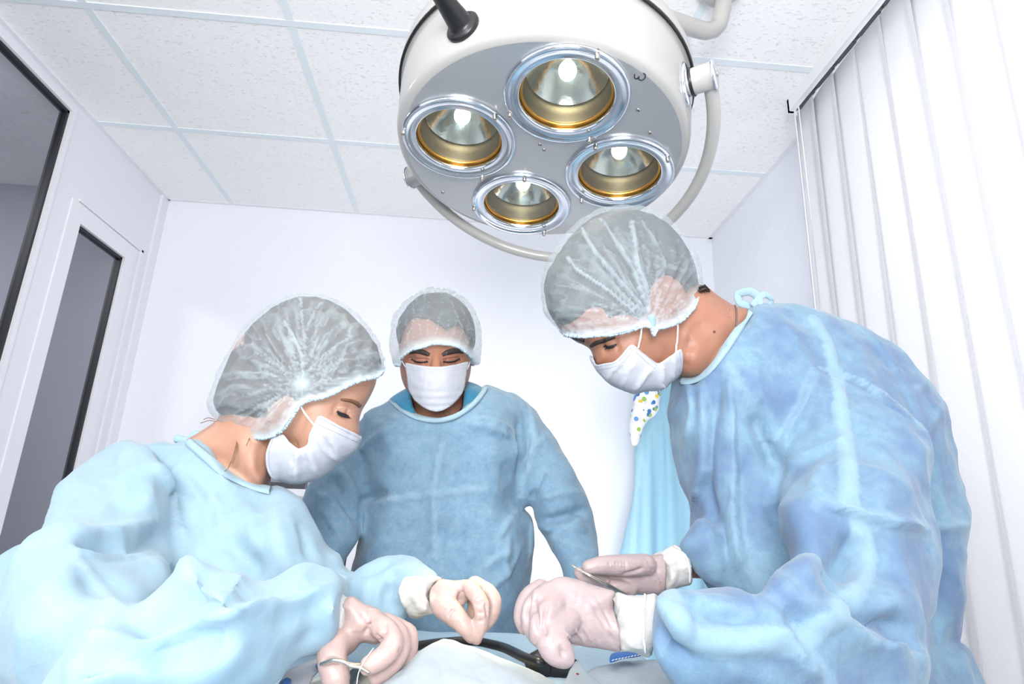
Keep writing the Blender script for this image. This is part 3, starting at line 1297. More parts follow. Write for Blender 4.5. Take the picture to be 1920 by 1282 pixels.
def trousers(root, hx, hy, hz, ax=(1, 0)):
    parts = []
    for s in (-1, 1):
        x, y = hx+ax[0]*s*0.09, hy+ax[1]*s*0.09
        parts.append(tube([(x, y, hz-0.02, 0.098), (x, y, hz*0.75, 0.088), (x, y, 0.5, 0.072), (x, y, 0.13, 0.062)], 0, 0.03, 18))
    parts.append(ball((hx, hy, hz), (0.15 if ax[0] else 0.11, 0.11 if ax[0] else 0.15, 0.12)))
    finish(union(parts, 0.012, 4, 'trousers'), 'trousers', M_TROUSER, root)


def cap_mesh(poly, dep, T, D, flat, root, pleats, ruffle_c, seed, hair=None, step=4, fine=1.0):
    """gathered sheer cap: open shell with pleats running to a gather point, elastic brim"""
    V, F, inf = inflate(poly, dep, T, D, step, 0.95, 0.5, flat, False, True)
    me = bpy.data.meshes.new('cap')
    me.from_pydata([tuple(v) for v in V], [], F)
    bm = bmesh.new()
    bm.from_mesh(me)
    loose = [v for v in bm.verts if not v.link_faces]
    bmesh.ops.delete(bm, geom=loose, context='VERTS')
    bm.to_mesh(me)
    bm.free()
    me.update()
    G = W(ruffle_c[0], ruffle_c[1], ruffle_c[2])

    def f(V):
        d = V-G
        r = np.linalg.norm(d, axis=1)
        dirs = d/(r[:, None]+1e-6)
        a1 = value_noise(dirs*13+seed, seed)
        a2 = value_noise(dirs*5+seed*2, seed+3)
        cross = value_noise(np.c_[dirs*4, r*0][:, :3]*1.0+np.c_[r*55, r*0, r*0], seed+9)
        env = np.clip(r/0.03, 0, 1)*np.clip(1.4-r/0.16, 0.25, 1)
        rid = (1-np.abs(2*a1-1))**2-0.4
        return fine*(env*(0.0075*rid+0.006*(a2-0.5)+0.0042*(cross-0.5))+0.0022*crumple(V, 34, seed))
    displace(me, f)
    folds(me, [(p[0], p[1]*1.0, p[2]*0.45, p[3], (p[4] if len(p) > 4 else 0)*0.5) for p in pleats])
    # doubled cloth towards the gather point and along the brim reads paler
    V = vget(me)
    at = me.attributes['seam']
    old = np.empty(len(V))
    at.data.foreach_get('value', old)
    r = np.linalg.norm(V-G, axis=1)
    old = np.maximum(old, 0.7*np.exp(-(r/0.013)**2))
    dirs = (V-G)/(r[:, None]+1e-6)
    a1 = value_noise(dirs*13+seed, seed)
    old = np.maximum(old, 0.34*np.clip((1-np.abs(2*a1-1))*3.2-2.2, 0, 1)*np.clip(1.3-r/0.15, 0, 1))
    bp_ = inf['P'][inf['flat']]
    B = np.array([CAM+ray(x, y) for x, y in bp_])
    dirc = B-CAM
    dirc /= np.linalg.norm(dirc, axis=1)[:, None]
    vd = V-CAM
    vd /= np.linalg.norm(vd, axis=1)[:, None]
    ang = np.full(len(V), 9.0)
    for k in range(0, len(dirc), 2):
        ang = np.minimum(ang, np.sqrt(((vd-dirc[k])**2).sum(1)))
    old = np.maximum(old, 0.65*np.exp(-(ang/0.010)**2))
    at.data.foreach_set('value', old)
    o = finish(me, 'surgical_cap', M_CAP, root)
    return o, inf


def brim(cap, inf, root, r=0.0021, name='elastic_brim', dep=None, T=0, lift=0.002):
    """crinkled elastic hem along the open edge of the cap"""
    V = vget(cap.data)
    n0, fl = inf['n0'], inf['flat']
    ids = [i for i in range(n0) if fl[i]]
    # rotate so that the run is contiguous
    for k in range(1, len(ids)):
        if ids[k]-ids[k-1] > 1:
            ids = ids[k:]+ids[:k]
            break
    pts = np.array([inf['front0'][i] for i in ids])
    C = catmull(pts, 0.0012)
    k = np.arange(len(C))
    C = C+np.c_[np.sin(k*1.9)*0.0007, np.cos(k*2.3)*0.0008, np.sin(k*2.7+1)*0.0009]
    rr = r*(1+0.22*np.sin(k*2.1)+0.12*np.sin(k*0.73))
    mesh_from(name, *sweep(C, rr, 8), M_BRIM, root)


def make_cap(poly, dep, T, D, flat, root, pleats, gc, seed, step=4, fine=1.0, r=0.0021):
    V, F, inf = inflate(poly, dep, T, D, step, 0.95, 0.5, flat, False, True)
    front0 = V[:inf['n0']].copy()
    o, inf = cap_mesh(poly, dep, T, D, flat, root, pleats, gc, seed, step=step, fine=fine)
    inf['front0'] = front0
    brim(o, inf, o, r)
    return o


def side_mask(poly, dep, T, D, flat, root, creases, stitch, step=4, lift=0.0, power=0.5):
    V, F = inflate(poly, dep, T, D, step, 0.9, power, flat, False, lift=lift)
    me = bpy.data.meshes.new('face_mask')
    me.from_pydata([tuple(v) for v in V], [], F)
    bm = bmesh.new()
    bm.from_mesh(me)
    bmesh.ops.delete(bm, geom=[v for v in bm.verts if not v.link_faces], context='VERTS')
    bm.to_mesh(me)
    bm.free()
    me.update()
    folds(me, [(p[0], p[1]*1.9, p[2]*0.8, p[3], (p[4] if len(p) > 4 else 0)) for p in creases])
    displace(me, lambda V: 0.0025*crumple(V, 38, 3))
    o = finish(me, 'face_mask', M_MASK, root)
    s = o.modifiers.new('t', 'SOLIDIFY')
    s.thickness = 0.0008
    tree = bvh(me)
    stitches(tree, stitch, o)
    return o


def stitches(tree, lines, parent, size=1.5):
    for ln_ in lines:
        parts = []
        C = catmull(np.array(ln_, float), 3.6)
        for a, b in zip(C[:-1], C[1:]):
            m = (a+b)/2
            d = (b-a)*0.26
            p, n = cast(tree, *(m-d), 0.0006)
            q, n2 = cast(tree, *(m+d), 0.0006)
            if p is None or q is None or np.linalg.norm(p-q) > 0.01:
                continue
            parts.append(sweep(np.array([p, (p+q)/2, q]), 0.00038, 5, False))
        if parts:
            mesh_from('stitching', *join(parts), M_STITCH, parent)


def strap(tree, pts, root, r=0.0012, off=0.0015, name='ear_loop', m=None):
    H = []
    for x, y in catmull(np.array(pts, float), 5):
        a, n = cast(tree, x, y, off)
        if a is not None:
            H.append(a)
    mesh_from(name, *tube(H, r, 0.003, 8), m or M_ELASTIC, root)


def lashes(tree, line, length, direc, root, n=16, r=0.00035, m=None):
    """curved upper-lid lashes: line of px roots on the skin, direc px offset"""
    parts = []
    C = catmull(np.array(line, float), 0.5)
    for i in range(n):
        c = C[int(i*(len(C)-1)/(n-1))]
        p, nn = cast(tree, c[0], c[1], 0.0004)
        if p is None:
            continue
        k = (i/(n-1)-0.5)
        e = W(c[0]+direc[0]*length+k*length*0.9, c[1]+direc[1]*length, 1.0)-CAM
        e = e/np.linalg.norm(e)*np.linalg.norm(p-CAM)
        q = CAM+e+nn*0.004
        mid = (p+q)/2+nn*0.0015
        parts.append(sweep(np.array([p, mid, q]), [r*1.5, r, r*0.4], 5, False))
    mesh_from('eyelashes', *join(parts), m or M_LASH, root)


def hair_tuft(specs, root, m, name='hair_strand', r=0.0006):
    for pts in specs:
        mesh_from(name, *ptube([(p[0], p[1], p[2], r) for p in pts], 0.004, 5), m, root)


# ================================================================== LEFT FIGURE
wo = thing('person', 'person at left in pale blue gown and cap, leaning over drapes with needle holder', 'person', (-0.42, 0.78, 0))
YH = 0.93
face = C2([(1090, 575), (1072, 640), (1040, 705), (1005, 762), (990, 810), (988, 850), (998, 885), (985, 915), (950, 940), (930, 980), (905, 1005), (870, 1050), (800, 1110), (740, 1150), (650, 1120), (560, 1040), (470, 930), (300, 850), (210, 760), (190, 600), (280, 380), (420, 240), (600, 140), (800, 150), (960, 270), (1060, 430)])
neck = C2([(170, 815), (60, 890), (-20, 945), (60, 1050), (200, 1130), (330, 1190), (430, 1215), (468, 1150), (480, 1060), (520, 900), (560, 700), (350, 650), (220, 720)])
parts = [inflate(face, YH, 0.068, 105, 5),
         inflate(neck, [(350, 870, 0.95), (520, 850, 0.93), (450, 700, 0.93)], 0.052, 45, 6)]
sh = W(420, 930, 0.93)
pel = np.array([-0.50, 0.80, 0.93])
parts += [tube([tuple(W(440, 900, 0.94))+(0.05,), tuple(W(380, 1000, 0.92))+(0.085,), tuple(pel)+(0.10,)], 0, 0.03, 20),
          tube([tuple(W(330, 960, 0.93))+(0.03,), tuple(W(270, 1030, 0.87))+(0.028,), tuple(W(140, 1230, 0.65))+(0.024,), tuple(W(400, 1210, 0.60))+(0.028,), tuple(W(600, 1160, 0.65))+(0.02,)], 0, 0.02, 16),
          tube([tuple(W(440, 980, 0.97))+(0.03,), tuple(W(520, 1060, 0.96))+(0.022,), tuple(W(620, 1118, 0.90))+(0.014,), tuple(W(700, 1112, 0.85))+(0.010,), tuple(W(790, 1112, 0.785))+(0.010,)], 0, 0.02, 16)]
parts += legs(-0.52, 0.80, 0.93, (0, 1))
me = union(parts, 0.0042, 5, 'body')
folds(me, [(C2([(650, 950), (560, 960), (500, 930), (470, 890)]), -0.006, 0.012, 'g'),
           (C2([(830, 740), (870, 760), (910, 770), (950, 790)]), -0.007, 0.009, 'g'),
           (C2([(880, 700), (930, 690), (985, 725)]), 0.003, 0.006, 'g'),
           (C2([(845, 745), (880, 755), (925, 772)]), 0.0045, 0.006, 'g'),
           (C2([(330, 900), (300, 1000), (240, 1100)]), 0.004, 0.008, 'g'),
           (C2([(430, 930), (420, 1040), (430, 1150)]), -0.004, 0.01, 'g')])
body = finish(me, 'body', M_SKIN_F, wo)
tree_w = bvh(me)
capw = C2([(1090, 568), (1130, 525), (1132, 470), (1105, 380), (1045, 290), (965, 200), (885, 142), (800, 103), (660, 90), (540, 122), (430, 188), (330, 285), (250, 398), (190, 510), (148, 610), (115, 700), (120, 742), (150, 790), (190, 832), (260, 877), (340, 907), (430, 922), (500, 905), (560, 862), (605, 800), (640, 740), (658, 725), (700, 705), (780, 688), (850, 660), (920, 622), (990, 592)])
hairw = C2([(1080, 570), (1112, 520), (1112, 470), (1085, 385), (1025, 300), (950, 215), (870, 155), (790, 118), (660, 105), (545, 140), (440, 205), (345, 300), (268, 410), (210, 520), (170, 620), (150, 700), (170, 770), (230, 830), (340, 880), (430, 890), (530, 860), (600, 790), (650, 710), (700, 675), (850, 632), (985, 580)])
me = union([inflate(hairw, YH, 0.076, 110, 6, 1.0, 0.5, [(20, 0)])], 0.005, 4, 'hair')
displace(me, lambda V: 0.0025*(value_noise(V*np.array([120, 60, 40]), 4)-0.5))
hw = finish(me, 'hair', M_HAIR_F, wo)
gp = C2([(650, 600)])[0]+(0.84,)
pl_w = [(C2([(655, 720), (668, 560), (655, 440), (610, 340), (560, 250)]), 0.006, 0.005, 'r', 0.7),
        (C2([(668, 600), (680, 440), (665, 280), (650, 120)]), 0.005, 0.004, 'r', 0.55),
        (C2([(680, 560), (760, 470), (860, 390), (950, 340)]), 0.005, 0.004, 'r', 0.5),
        (C2([(700, 640), (800, 600), (900, 430), (940, 270)]), 0.004, 0.004, 'r', 0.45),
        (C2([(640, 620), (540, 560), (440, 500), (330, 470)]), 0.004, 0.005, 's+', 0.2),
        (C2([(640, 680), (560, 650), (470, 640), (390, 660)]), 0.004, 0.005, 's+', 0.3),
        (C2([(690, 300), (730, 200), (800, 110)]), 0.004, 0.004, 'r', 0.5),
        (C2([(620, 760), (580, 700), (520, 620), (440, 560)]), 0.003, 0.004, 'r', 0.3),
        (C2([(700, 690), (790, 560), (830, 470)]), 0.004, 0.004, 'r', 0.4)]
for k in range(7):
    x = 960+k*24
    pl_w.append((C2([(x+40, 540-k*4), (x+10, 440), (x-20, 330+k*8)]), 0.0022, 0.0025, 'r', 0.25))
make_cap(capw, YH, 0.088, 115, [(20, 32), (0, 0.99)], wo, pl_w, gp, 21)
mkw = C2([(765, 790), (880, 850), (1000, 910), (990, 952), (962, 1000), (885, 1057), (800, 1128), (740, 1160), (640, 1185), (540, 1170), (480, 1140), (455, 1080), (452, 1010), (470, 950), (492, 915), (550, 898), (590, 945), (640, 978), (690, 955), (700, 900), (728, 840)])
side_mask(mkw, YH, 0.066, 95, [(9, 21), (0, 2)], wo,
          [(C2([(760, 860), (850, 960), (890, 1050)]), 0.004, 0.006, 's+', 0.1),
           (C2([(640, 978), (630, 1060), (632, 1175)]), 0.004, 0.004, 'r', 0.35),
           (C2([(600, 1050), (600, 1140)]), 0.002, 0.003, 'r', 0.2),
           (C2([(690, 960), (720, 1060), (750, 1140)]), 0.004, 0.004, 'r', 0.35),
           (C2([(740, 900), (800, 1000), (880, 1050)]), 0.003, 0.003, 'r', 0.2)],
          [C2([(765, 805), (880, 865), (990, 922)]), C2([(745, 838), (860, 890), (985, 945)]), C2([(492, 925), (470, 1000), (470, 1070), (492, 1130)])], lift=0.006)
strap(tree_w, C2([(655, 738), (680, 780), (728, 842)]), wo, 0.0014)
ribbon(tree_w, C2([(880, 697, 3), (905, 700, 5), (940, 705, 6), (970, 718, 7), (992, 738, 7)]), None, 0.0012, 0.0006, 'eyebrow', mat('soft_brown_brow', (0.16, 0.075, 0.04), 0.7), body, step=2)
patch(tree_w, C2([(858, 742), (880, 735), (915, 742), (938, 762), (930, 780), (900, 778), (868, 768)]), 0.0016, 0, 'eyelid', M_LIDF, body, 2)
ribbon(tree_w, C2([(860, 765, 3), (878, 780, 6), (900, 790, 7), (925, 798, 5)]), None, 0.002, 0.001, 'lash_line', M_LASH, body, step=1)
lashes(tree_w, C2([(862, 765), (885, 783), (925, 795)]), 7, (0.35, 0.9), body, 20)
hair_tuft([[(446, 812, 0.90), (440, 850, 0.868), (426, 880, 0.868), (400, 888, 0.868)], [(448, 812, 0.90), (437, 855, 0.868), (428, 876, 0.868)], [(470, 815, 0.90), (465, 828, 0.868), (462, 835, 0.868)],
           [(405, 790, 0.93), (392, 788, 0.93), (376, 793, 0.93)], [(403, 786, 0.93), (390, 783, 0.93), (382, 786, 0.93)], [(407, 794, 0.93), (400, 802, 0.93), (396, 806, 0.93)], [(445, 815, 0.9), (443, 848, 0.868), (436, 868, 0.868)]],
          wo, M_STRAND)

# gown
torso = C1([(838, 128), (900, 120), (990, 190), (1060, 250), (1130, 290), (1220, 325), (1290, 345), (1272, 308), (1350, 350), (1440, 420), (1500, 480), (1570, 590), (1640, 700), (1600, 800), (1450, 950), (1250, 1150), (1050, 1420), (300, 1450), (200, 1000), (270, 700), (300, 400), (480, 195), (600, 125), (690, 140), (760, 115)])
g = [inflate(torso, [(350, 830, 0.97), (600, 1100, 0.90), (200, 1100, 0.86)], 0.125, 120, 8, 1.0, 0.5, [(1, 6), (16, 17)])]
uarm = C1([(600, 120), (560, 150), (480, 190), (420, 220), (330, 300), (270, 380), (200, 490), (130, 580), (80, 690), (40, 780), (0, 860), (-100, 1050), (-150, 1300), (0, 1500), (300, 1500), (600, 1150), (830, 790), (885, 700), (870, 580), (820, 400), (760, 240), (690, 150)])
g.append(inflate(uarm, [(235, 830, 0.88), (60, 1150, 0.60), (200, 1200, 0.58), (330, 950, 0.80)], 0.085, 90, 8))
farm = C1([(760, 800), (830, 750), (900, 707), (1000, 684), (1100, 703), (1190, 698), (1240, 748), (1310, 758), (1380, 728), (1450, 698), (1540, 738), (1636, 792), (1632, 900), (1617, 1050), (1530, 1120), (1430, 1170), (1380, 1222), (1330, 1290), (1000, 1400), (300, 1450), (150, 1400), (250, 1200), (500, 1000)])
g.append(inflate(farm, [(640, 1130, 0.64), (400, 1150, 0.55), (150, 1250, 0.53)], 0.062, 75, 8, 1.0, 0.5, [(11, 13)]))
uf = C1([(1440, 420), (1500, 480), (1570, 590), (1660, 668), (1650, 780), (1500, 900), (1300, 800), (1250, 500)])
g.append(inflate(uf, [(560, 950, 0.95), (640, 1080, 0.868)], 0.06, 60, 8))
ff = [(590, 1050), (640, 1060), (690, 1058), (715, 1045), (755, 1033), (785, 1036), (808, 1053), (829, 1084), (800, 1120), (770, 1150), (762, 1172), (735, 1190), (690, 1192), (640, 1175), (590, 1130)]
g.append(inflate(ff, [(600, 1100, 0.90), (700, 1110, 0.83), (800, 1110, 0.79)], 0.042, 45, 6))
g.append(skirt(-0.53, 0.80, 0.19, 0.21, 1.02, 0.42))
g.append(tube([tuple(W(350, 1080, 0.90))+(0.12,), (-0.46, 0.80, 1.05, 0.15), (-0.52, 0.80, 0.95, 0.17)], 0, 0.03, 28))
me = union(g, 0.0054, 3, 'gown')
displace(me, lambda V: 0.010*crumple(V, 6, 31, (1, 1, 0.6))+0.030*facets(V, 0.13, 31, (1, 1, 0.7))+0.010*facets(V, 0.055, 41))
F_W = [(C1([(335, 640), (560, 628), (800, 580)]), -0.016, 0.013, 'g'),
       (C1([(330, 690), (500, 672), (650, 650), (800, 615)]), 0.010, 0.010, 's-'),
       (C1([(330, 590), (500, 570), (640, 545), (790, 490)]), 0.008, 0.012, 'r'),
       (C1([(340, 690), (420, 770), (520, 880), (600, 970)]), 0.004, 0.005, 'r', 0.25),
       (C1([(580, 1050), (700, 970), (850, 850), (960, 780), (1040, 715)]), -0.018, 0.014, 'g'),
       (C1([(850, 740), (920, 705), (1000, 690), (1100, 708), (1200, 735)]), 0.008, 0.008, 'r'),
       (C1([(560, 150), (568, 280), (575, 400)]), 0.006, 0.008, 's-'),
       (C1([(700, 200), (780, 290), (830, 450), (870, 600), (880, 690)]), 0.010, 0.012, 's-'),
       (C1([(860, 220), (950, 330), (1030, 440), (1052, 560), (1050, 680)]), 0.009, 0.009, 's-', 0.1),
       (C1([(800, 320), (840, 270), (865, 220)]), 0.006, 0.005, 'r', 0.1),
       (C1([(870, 560), (880, 480), (870, 400)]), -0.006, 0.009, 'g'),
       (C1([(1050, 560), (1160, 660), (1240, 740)]), -0.010, 0.012, 'g'),
       (C1([(1310, 400), (1315, 520), (1340, 640), (1380, 720)]), 0.008, 0.007, 'r', 0.15),
       (C1([(1180, 400), (1200, 520), (1230, 700)]), 0.005, 0.012, 'g'),
       (C1([(1440, 500), (1470, 600), (1480, 700)]), -0.006, 0.010, 'g'),
       (C1([(900, 960), (1100, 925), (1280, 910), (1460, 850), (1632, 795)]), 0.012, 0.010, 's+'),
       (C1([(1190, 700), (1235, 780), (1250, 900)]), -0.008, 0.010, 'g'),
       (C1([(600, 1020), (780, 1000), (1000, 890), (1040, 780)]), -0.012, 0.016, 'g'),
       (C1([(400, 1180), (620, 1080), (900, 1000), (1150, 960)]), 0.014, 0.016, 's-'),
       (C1([(700, 1240), (850, 1130), (1050, 1060), (1300, 1020)]), -0.012, 0.020, 'g'),
       (C1([(300, 1282), (480, 1130), (600, 1040)]), 0.010, 0.010, 'r', 0.1),
       (C1([(210, 480), (215, 600), (210, 700)]), 0.008, 0.008, 's+'),
       (C1([(130, 590), (160, 640), (210, 690)]), -0.006, 0.007, 'g'),
       (C1([(290, 440), (330, 600), (330, 700), (290, 900)]), 0.006, 0.012, 'r'),
       (C1([(1500, 850), (1510, 1000), (1480, 1120)]), -0.005, 0.012, 'g'),
       ([(640, 1066), (690, 1072), (740, 1050)], -0.006, 0.006, 'g'), ([(690, 1085), (688, 1120), (684, 1170)], 0.007, 0.005, 'r', 0.2),
       ([(720, 1190), (712, 1120), (730, 1080), (790, 1050)], 0.006, 0.006, 's-', 0.1), ([(735, 1095), (725, 1125), (745, 1160)], -0.006, 0.006, 'g'),
       ([(745, 1075), (725, 1078)], -0.004, 0.003, 'g'), ([(748, 1100), (728, 1106)], -0.004, 0.003, 'g'), ([(752, 1130), (735, 1140)], -0.004, 0.003, 'g')]
FOLD_GAIN = 1.35
folds(me, F_W)
FOLD_GAIN = 1.0
gw = finish(me, 'gown', M_GOWN_LIT, wo)
soften(gw)
tree_gw = bvh(me)
ribbon(tree_gw, C1([(905, 128), (990, 203), (1060, 262), (1130, 303), (1220, 340), (1296, 360)]), 15, 0.004, 0.002, 'collar_binding', M_TRIM, gw, smooth=25)
mesh_from('neck_tie', *join([ptube([(352, 826, 1.0, 0.003), (366, 816, 1.0, 0.004), (375, 820, 1.0, 0.004), (360, 828, 1.0, 0.003), (330, 822, 1.0, 0.003)], 0.004, 8, 2.0)]), M_TRIM, gw)
trousers(wo, -0.52, 0.80, 0.93, (0, 1))
shoes(wo, -0.52, 0.80, (1, 0), (0, 1))

# ================================================================== MIDDLE FIGURE
mo = thing('person', 'person facing us in the middle, blue gown over teal scrubs, looking down', 'person', (-0.06, 1.3, 0))
YM = 1.245
faceM = C3([(315, 700), (318, 780), (335, 880), (370, 960), (420, 1040), (490, 1100), (560, 1140), (630, 1150), (700, 1140), (780, 1090), (840, 1020), (895, 930), (925, 830), (940, 700), (945, 560), (930, 400), (860, 260), (740, 170), (620, 150), (500, 170), (390, 260), (325, 400), (308, 560)])
neckM = C3([(385, 960), (395, 1040), (430, 1120), (480, 1180), (600, 1222), (720, 1210), (830, 1150), (880, 1070), (890, 950), (850, 800), (430, 800)])
parts = [inflate(faceM, YM, 0.098, 68, 4, 1.0, 0.5), inflate(neckM, YM+0.015, 0.07, 40, 5, 1.0, 0.5, [(2, 7)])]
# nose, brow
parts.append(ptube([(820, 655, YM-0.086, 0.008), (818, 675, YM-0.096, 0.009), (817, 700, YM-0.108, 0.012)], 0.004, 12))
parts.append(tube([tuple(W(820, 780, YM+0.03))+(0.05,), tuple(W(815, 850, YM+0.0))+(0.09,), (-0.07, 1.27, 1.1, 0.11), (-0.07, 1.30, 0.95, 0.12)], 0, 0.03, 20))
parts.append(tube([tuple(W(700, 850, YM))+(0.045,), tuple(W(640, 960, YM-0.02))+(0.035,), tuple(W(620, 1090, YM-0.06))+(0.025,), (-0.12, 1.08, 1.12, 0.02)], 0, 0.02, 16))
parts.append(tube([tuple(W(960, 850, YM))+(0.045,), tuple(W(1040, 930, YM-0.02))+(0.034,), tuple(W(1085, 1050, YM-0.05))+(0.026,), tuple(W(1090, 1110, YM-0.09))+(0.02,)], 0, 0.02, 16))
parts += legs(-0.07, 1.31, 0.95)
me = union(parts, 0.0042, 4, 'body')
folds(me, [(C3([(395, 640), (460, 655), (520, 660), (575, 668)]), 0.0035, 0.006, 'g'),
           (C3([(690, 668), (740, 650), (800, 640), (860, 645)]), 0.0035, 0.006, 'g'),
           (C3([(400, 695), (480, 715), (560, 712)]), -0.010, 0.012, 'g'),
           (C3([(690, 712), (760, 710), (850, 690)]), -0.010, 0.012, 'g'),
           (C3([(425, 692), (480, 708), (545, 706)]), 0.009, 0.009, 'g'),
           (C3([(700, 706), (760, 702), (830, 690)]), 0.009, 0.009, 'g')])
bodyM = finish(me, 'body', M_SKIN_M, mo)
tree_m = bvh(me)
# eyes and brows
for br, ey, cr in ((C3([(390, 652, 4), (430, 634, 7), (480, 634, 9), (530, 646, 9), (575, 664, 5)]), C3([(420, 700), (455, 722), (510, 728), (560, 722)]), C3([(400, 680), (450, 690), (520, 692), (570, 700)])),
                   (C3([(682, 667, 5), (720, 647, 9), (770, 633, 10), (820, 630, 8), (864, 644, 4)]), C3([(690, 722), (740, 726), (790, 718), (835, 695)]), C3([(685, 700), (730, 692), (790, 682), (850, 680)]))):
    ribbon(tree_m, br, None, 0.0014, 0.001, 'eyebrow', M_HAIR, bodyM, step=2)
    ribbon(tree_m, [(p[0], p[1]) for p in ey], 2.4, 0.0012, 0.0008, 'lash_line', M_LASH, bodyM, step=2)
    ribbon(tree_m, cr, 1.2, 0.0006, 0.0004, 'lid_crease', mat('lid_fold_skin', (0.20, 0.08, 0.05), 0.6), bodyM, step=2)
    lashes(tree_m, [(p[0], p[1]+0.5) for p in ey], 2.5, (0.0, 1.0), bodyM, 14, 0.0003)
capm = C3([(235, 640), (222, 560), (238, 470), (250, 370), (290, 288), (350, 218), (420, 158), (500, 113), (600, 93), (730, 98), (820, 138), (900, 198), (952, 270), (992, 350), (1022, 440), (1026, 560), (1012, 680), (1005, 745), (945, 750), (925, 690), (880, 640), (820, 600), (740, 578), (620, 572), (560, 585), (500, 605), (430, 622), (370, 655), (330, 700), (318, 755), (265, 742), (250, 690)])
# hair on the crown with a peak towards the forehead, sits inside the cap
hairm = C3([(300, 560), (290, 430), (330, 320), (400, 230), (500, 150), (620, 130), (740, 140), (850, 210), (930, 320), (965, 440), (965, 560), (940, 640), (915, 520), (850, 420), (770, 420), (720, 450), (640, 400), (580, 360), (500, 350), (420, 350), (380, 400), (340, 480), (325, 600)])
V, F, inf = inflate(hairm, YM, 0.105, 66, 4, 1.0, 0.5, [(11, 22)], True, True)
me = union([(V, F)], 0.004, 3, 'hair')
displace(me, lambda V: 0.003*(value_noise(V*np.array([140, 60, 90]), 4)-0.5))
finish(me, 'hair', M_HAIR, mo)
plm = []
for x0, x1 in [(420, 430), (470, 520), (560, 540), (650, 600), (740, 700), (800, 760), (860, 830), (900, 900), (370, 380), (940, 950)]:
    plm.append((C3([(x1, 590 if 440 < x1 < 860 else 640), ((x0+x1)/2+6, 470), (x0+4, 350)]), 0.002, 0.003, 'r', 0.28))
plm += [(C3([(330, 620), (420, 440), (440, 330), (430, 230)]), 0.003, 0.004, 'r', 0.35), (C3([(900, 560), (830, 380), (760, 220), (680, 130)]), 0.003, 0.004, 'r', 0.35),
        (C3([(960, 560), (920, 400), (830, 240)]), 0.003, 0.004, 'r', 0.3), (C3([(280, 600), (270, 470), (320, 380)]), 0.003, 0.004, 'r', 0.3)]
make_cap(capm, YM, 0.118, 66, [(18, 30)], mo, plm, C3([(640, 130)])[0]+(1.32,), 5, step=3, fine=0.7, r=0.0022)
# mask bulging over nose and chin
mkm = C3([(368, 737), (440, 748), (530, 762), (620, 768), (700, 764), (800, 748), (905, 725), (892, 800), (880, 900), (872, 950), (850, 1000), (815, 1045), (760, 1100), (690, 1140), (630, 1152), (565, 1136), (500, 1100), (440, 1045), (400, 975), (390, 930), (378, 830)])
P = catmull(np.array(mkm), 2.5, True)
v, F = fill2d(P, 3)
u = (v[:, 0]-818)/58
w = (v[:, 1]-690)/85
Y = YM-0.128+0.052*np.abs(u)**2.1+0.018*np.clip(w-0.35, 0, 2)**2+0.010*np.clip(0.25-w, 0, 1)*(1-np.clip(np.abs(u), 0, 1))
# three horizontal pleats
for wy in (0.44, 0.60, 0.75):
    t = (w-wy-0.05*(1-u**2))/0.02
    Y += 0.007/(1+np.exp(-t))*np.clip(1.1-np.abs(u), 0, 1)-0.007*np.clip((w-wy)/0.16, 0, 1)*np.clip(1.1-np.abs(u), 0, 1)
V = [W(a[0], a[1], b) for a, b in zip(v, Y)]
mk = mesh_from('face_mask', V, F, M_MASK, mo)
displace(mk.data, lambda V: 0.002*crumple(V, 40, 8))
mk.data.attributes.new('seam', 'FLOAT', 'POINT')
sd = mk.modifiers.new('t', 'SOLIDIFY')
sd.thickness = 0.0008
tmk = bvh(mk.data)
stitches(tmk, [C3([(385, 758), (500, 778), (620, 790), (760, 778), (890, 745)]), C3([(385, 782), (500, 803), (620, 816), (760, 802), (888, 772)]), C3([(412, 860), (420, 960)]), C3([(868, 860), (862, 940)])], mk)
for pts in ([(332, 692), (350, 730), (374, 772)], [(925, 690), (915, 730), (893, 790)], [(376, 965), (388, 980), (400, 1000)], [(896, 925), (884, 940), (870, 965)]):
    strap(tree_m, C3(pts), mo, 0.0011)

# scrubs collar, gown
scr = C3([(215, 1080), (255, 1020), (330, 975), (395, 945), (430, 1100), (470, 1180), (600, 1235), (740, 1225), (850, 1130), (885, 900), (940, 905), (1000, 925), (1060, 970), (1100, 1100), (1000, 1500), (300, 1500)])
me = union([inflate(scr, YM+0.02, 0.085, 45, 6, 1.0, 0.5, [(3, 9)])], 0.006, 3, 'scrub_top')
displace(me, lambda V: 0.006*crumple(V, 14, 3))
finish(me, 'scrub_top', M_SCRUB, mo)
torsoM = C5([(436, 112), (380, 135), (320, 165), (292, 210), (280, 320), (270, 450), (280, 560), (294, 650), (288, 760), (270, 870), (255, 930), (250, 1100), (240, 1400), (260, 1700), (1180, 1700), (1130, 1400), (1090, 1240), (1112, 1050), (1128, 900), (1132, 760), (1110, 680), (1078, 640), (1085, 540), (1110, 400), (1100, 250), (1060, 130), (1000, 92), (940, 70), (897, 62), (870, 110), (820, 160), (760, 200), (680, 222), (600, 216), (530, 190), (470, 150)])
g = [inflate(torsoM, [(600, 900, 1.26), (1000, 900, 1.25), (800, 1250, 1.24)], 0.128, 75, 7, 1.0, 0.5, [(28, 36), (13, 14)])]
la = C5([(350, 150), (300, 200), (230, 280), (150, 400), (60, 510), (30, 580), (15, 640), (30, 760), (60, 900), (110, 1010), (200, 1000), (235, 885), (285, 800), (305, 660), (340, 560), (360, 300)])
g.append(inflate(la, [(690, 780, 1.26), (580, 950, 1.21), (620, 1080, 1.15)], 0.068, 62, 7))
ra = C5([(1000, 95), (1100, 130), (1180, 208), (1240, 300), (1292, 400), (1340, 500), (1392, 600), (1423, 680), (1441, 780), (1449, 880), (1450, 960), (1430, 1130), (1300, 1150), (1275, 1000), (1232, 880), (1195, 800), (1160, 745), (1138, 690), (1122, 635), (1075, 640), (1040, 540), (1030, 250)])
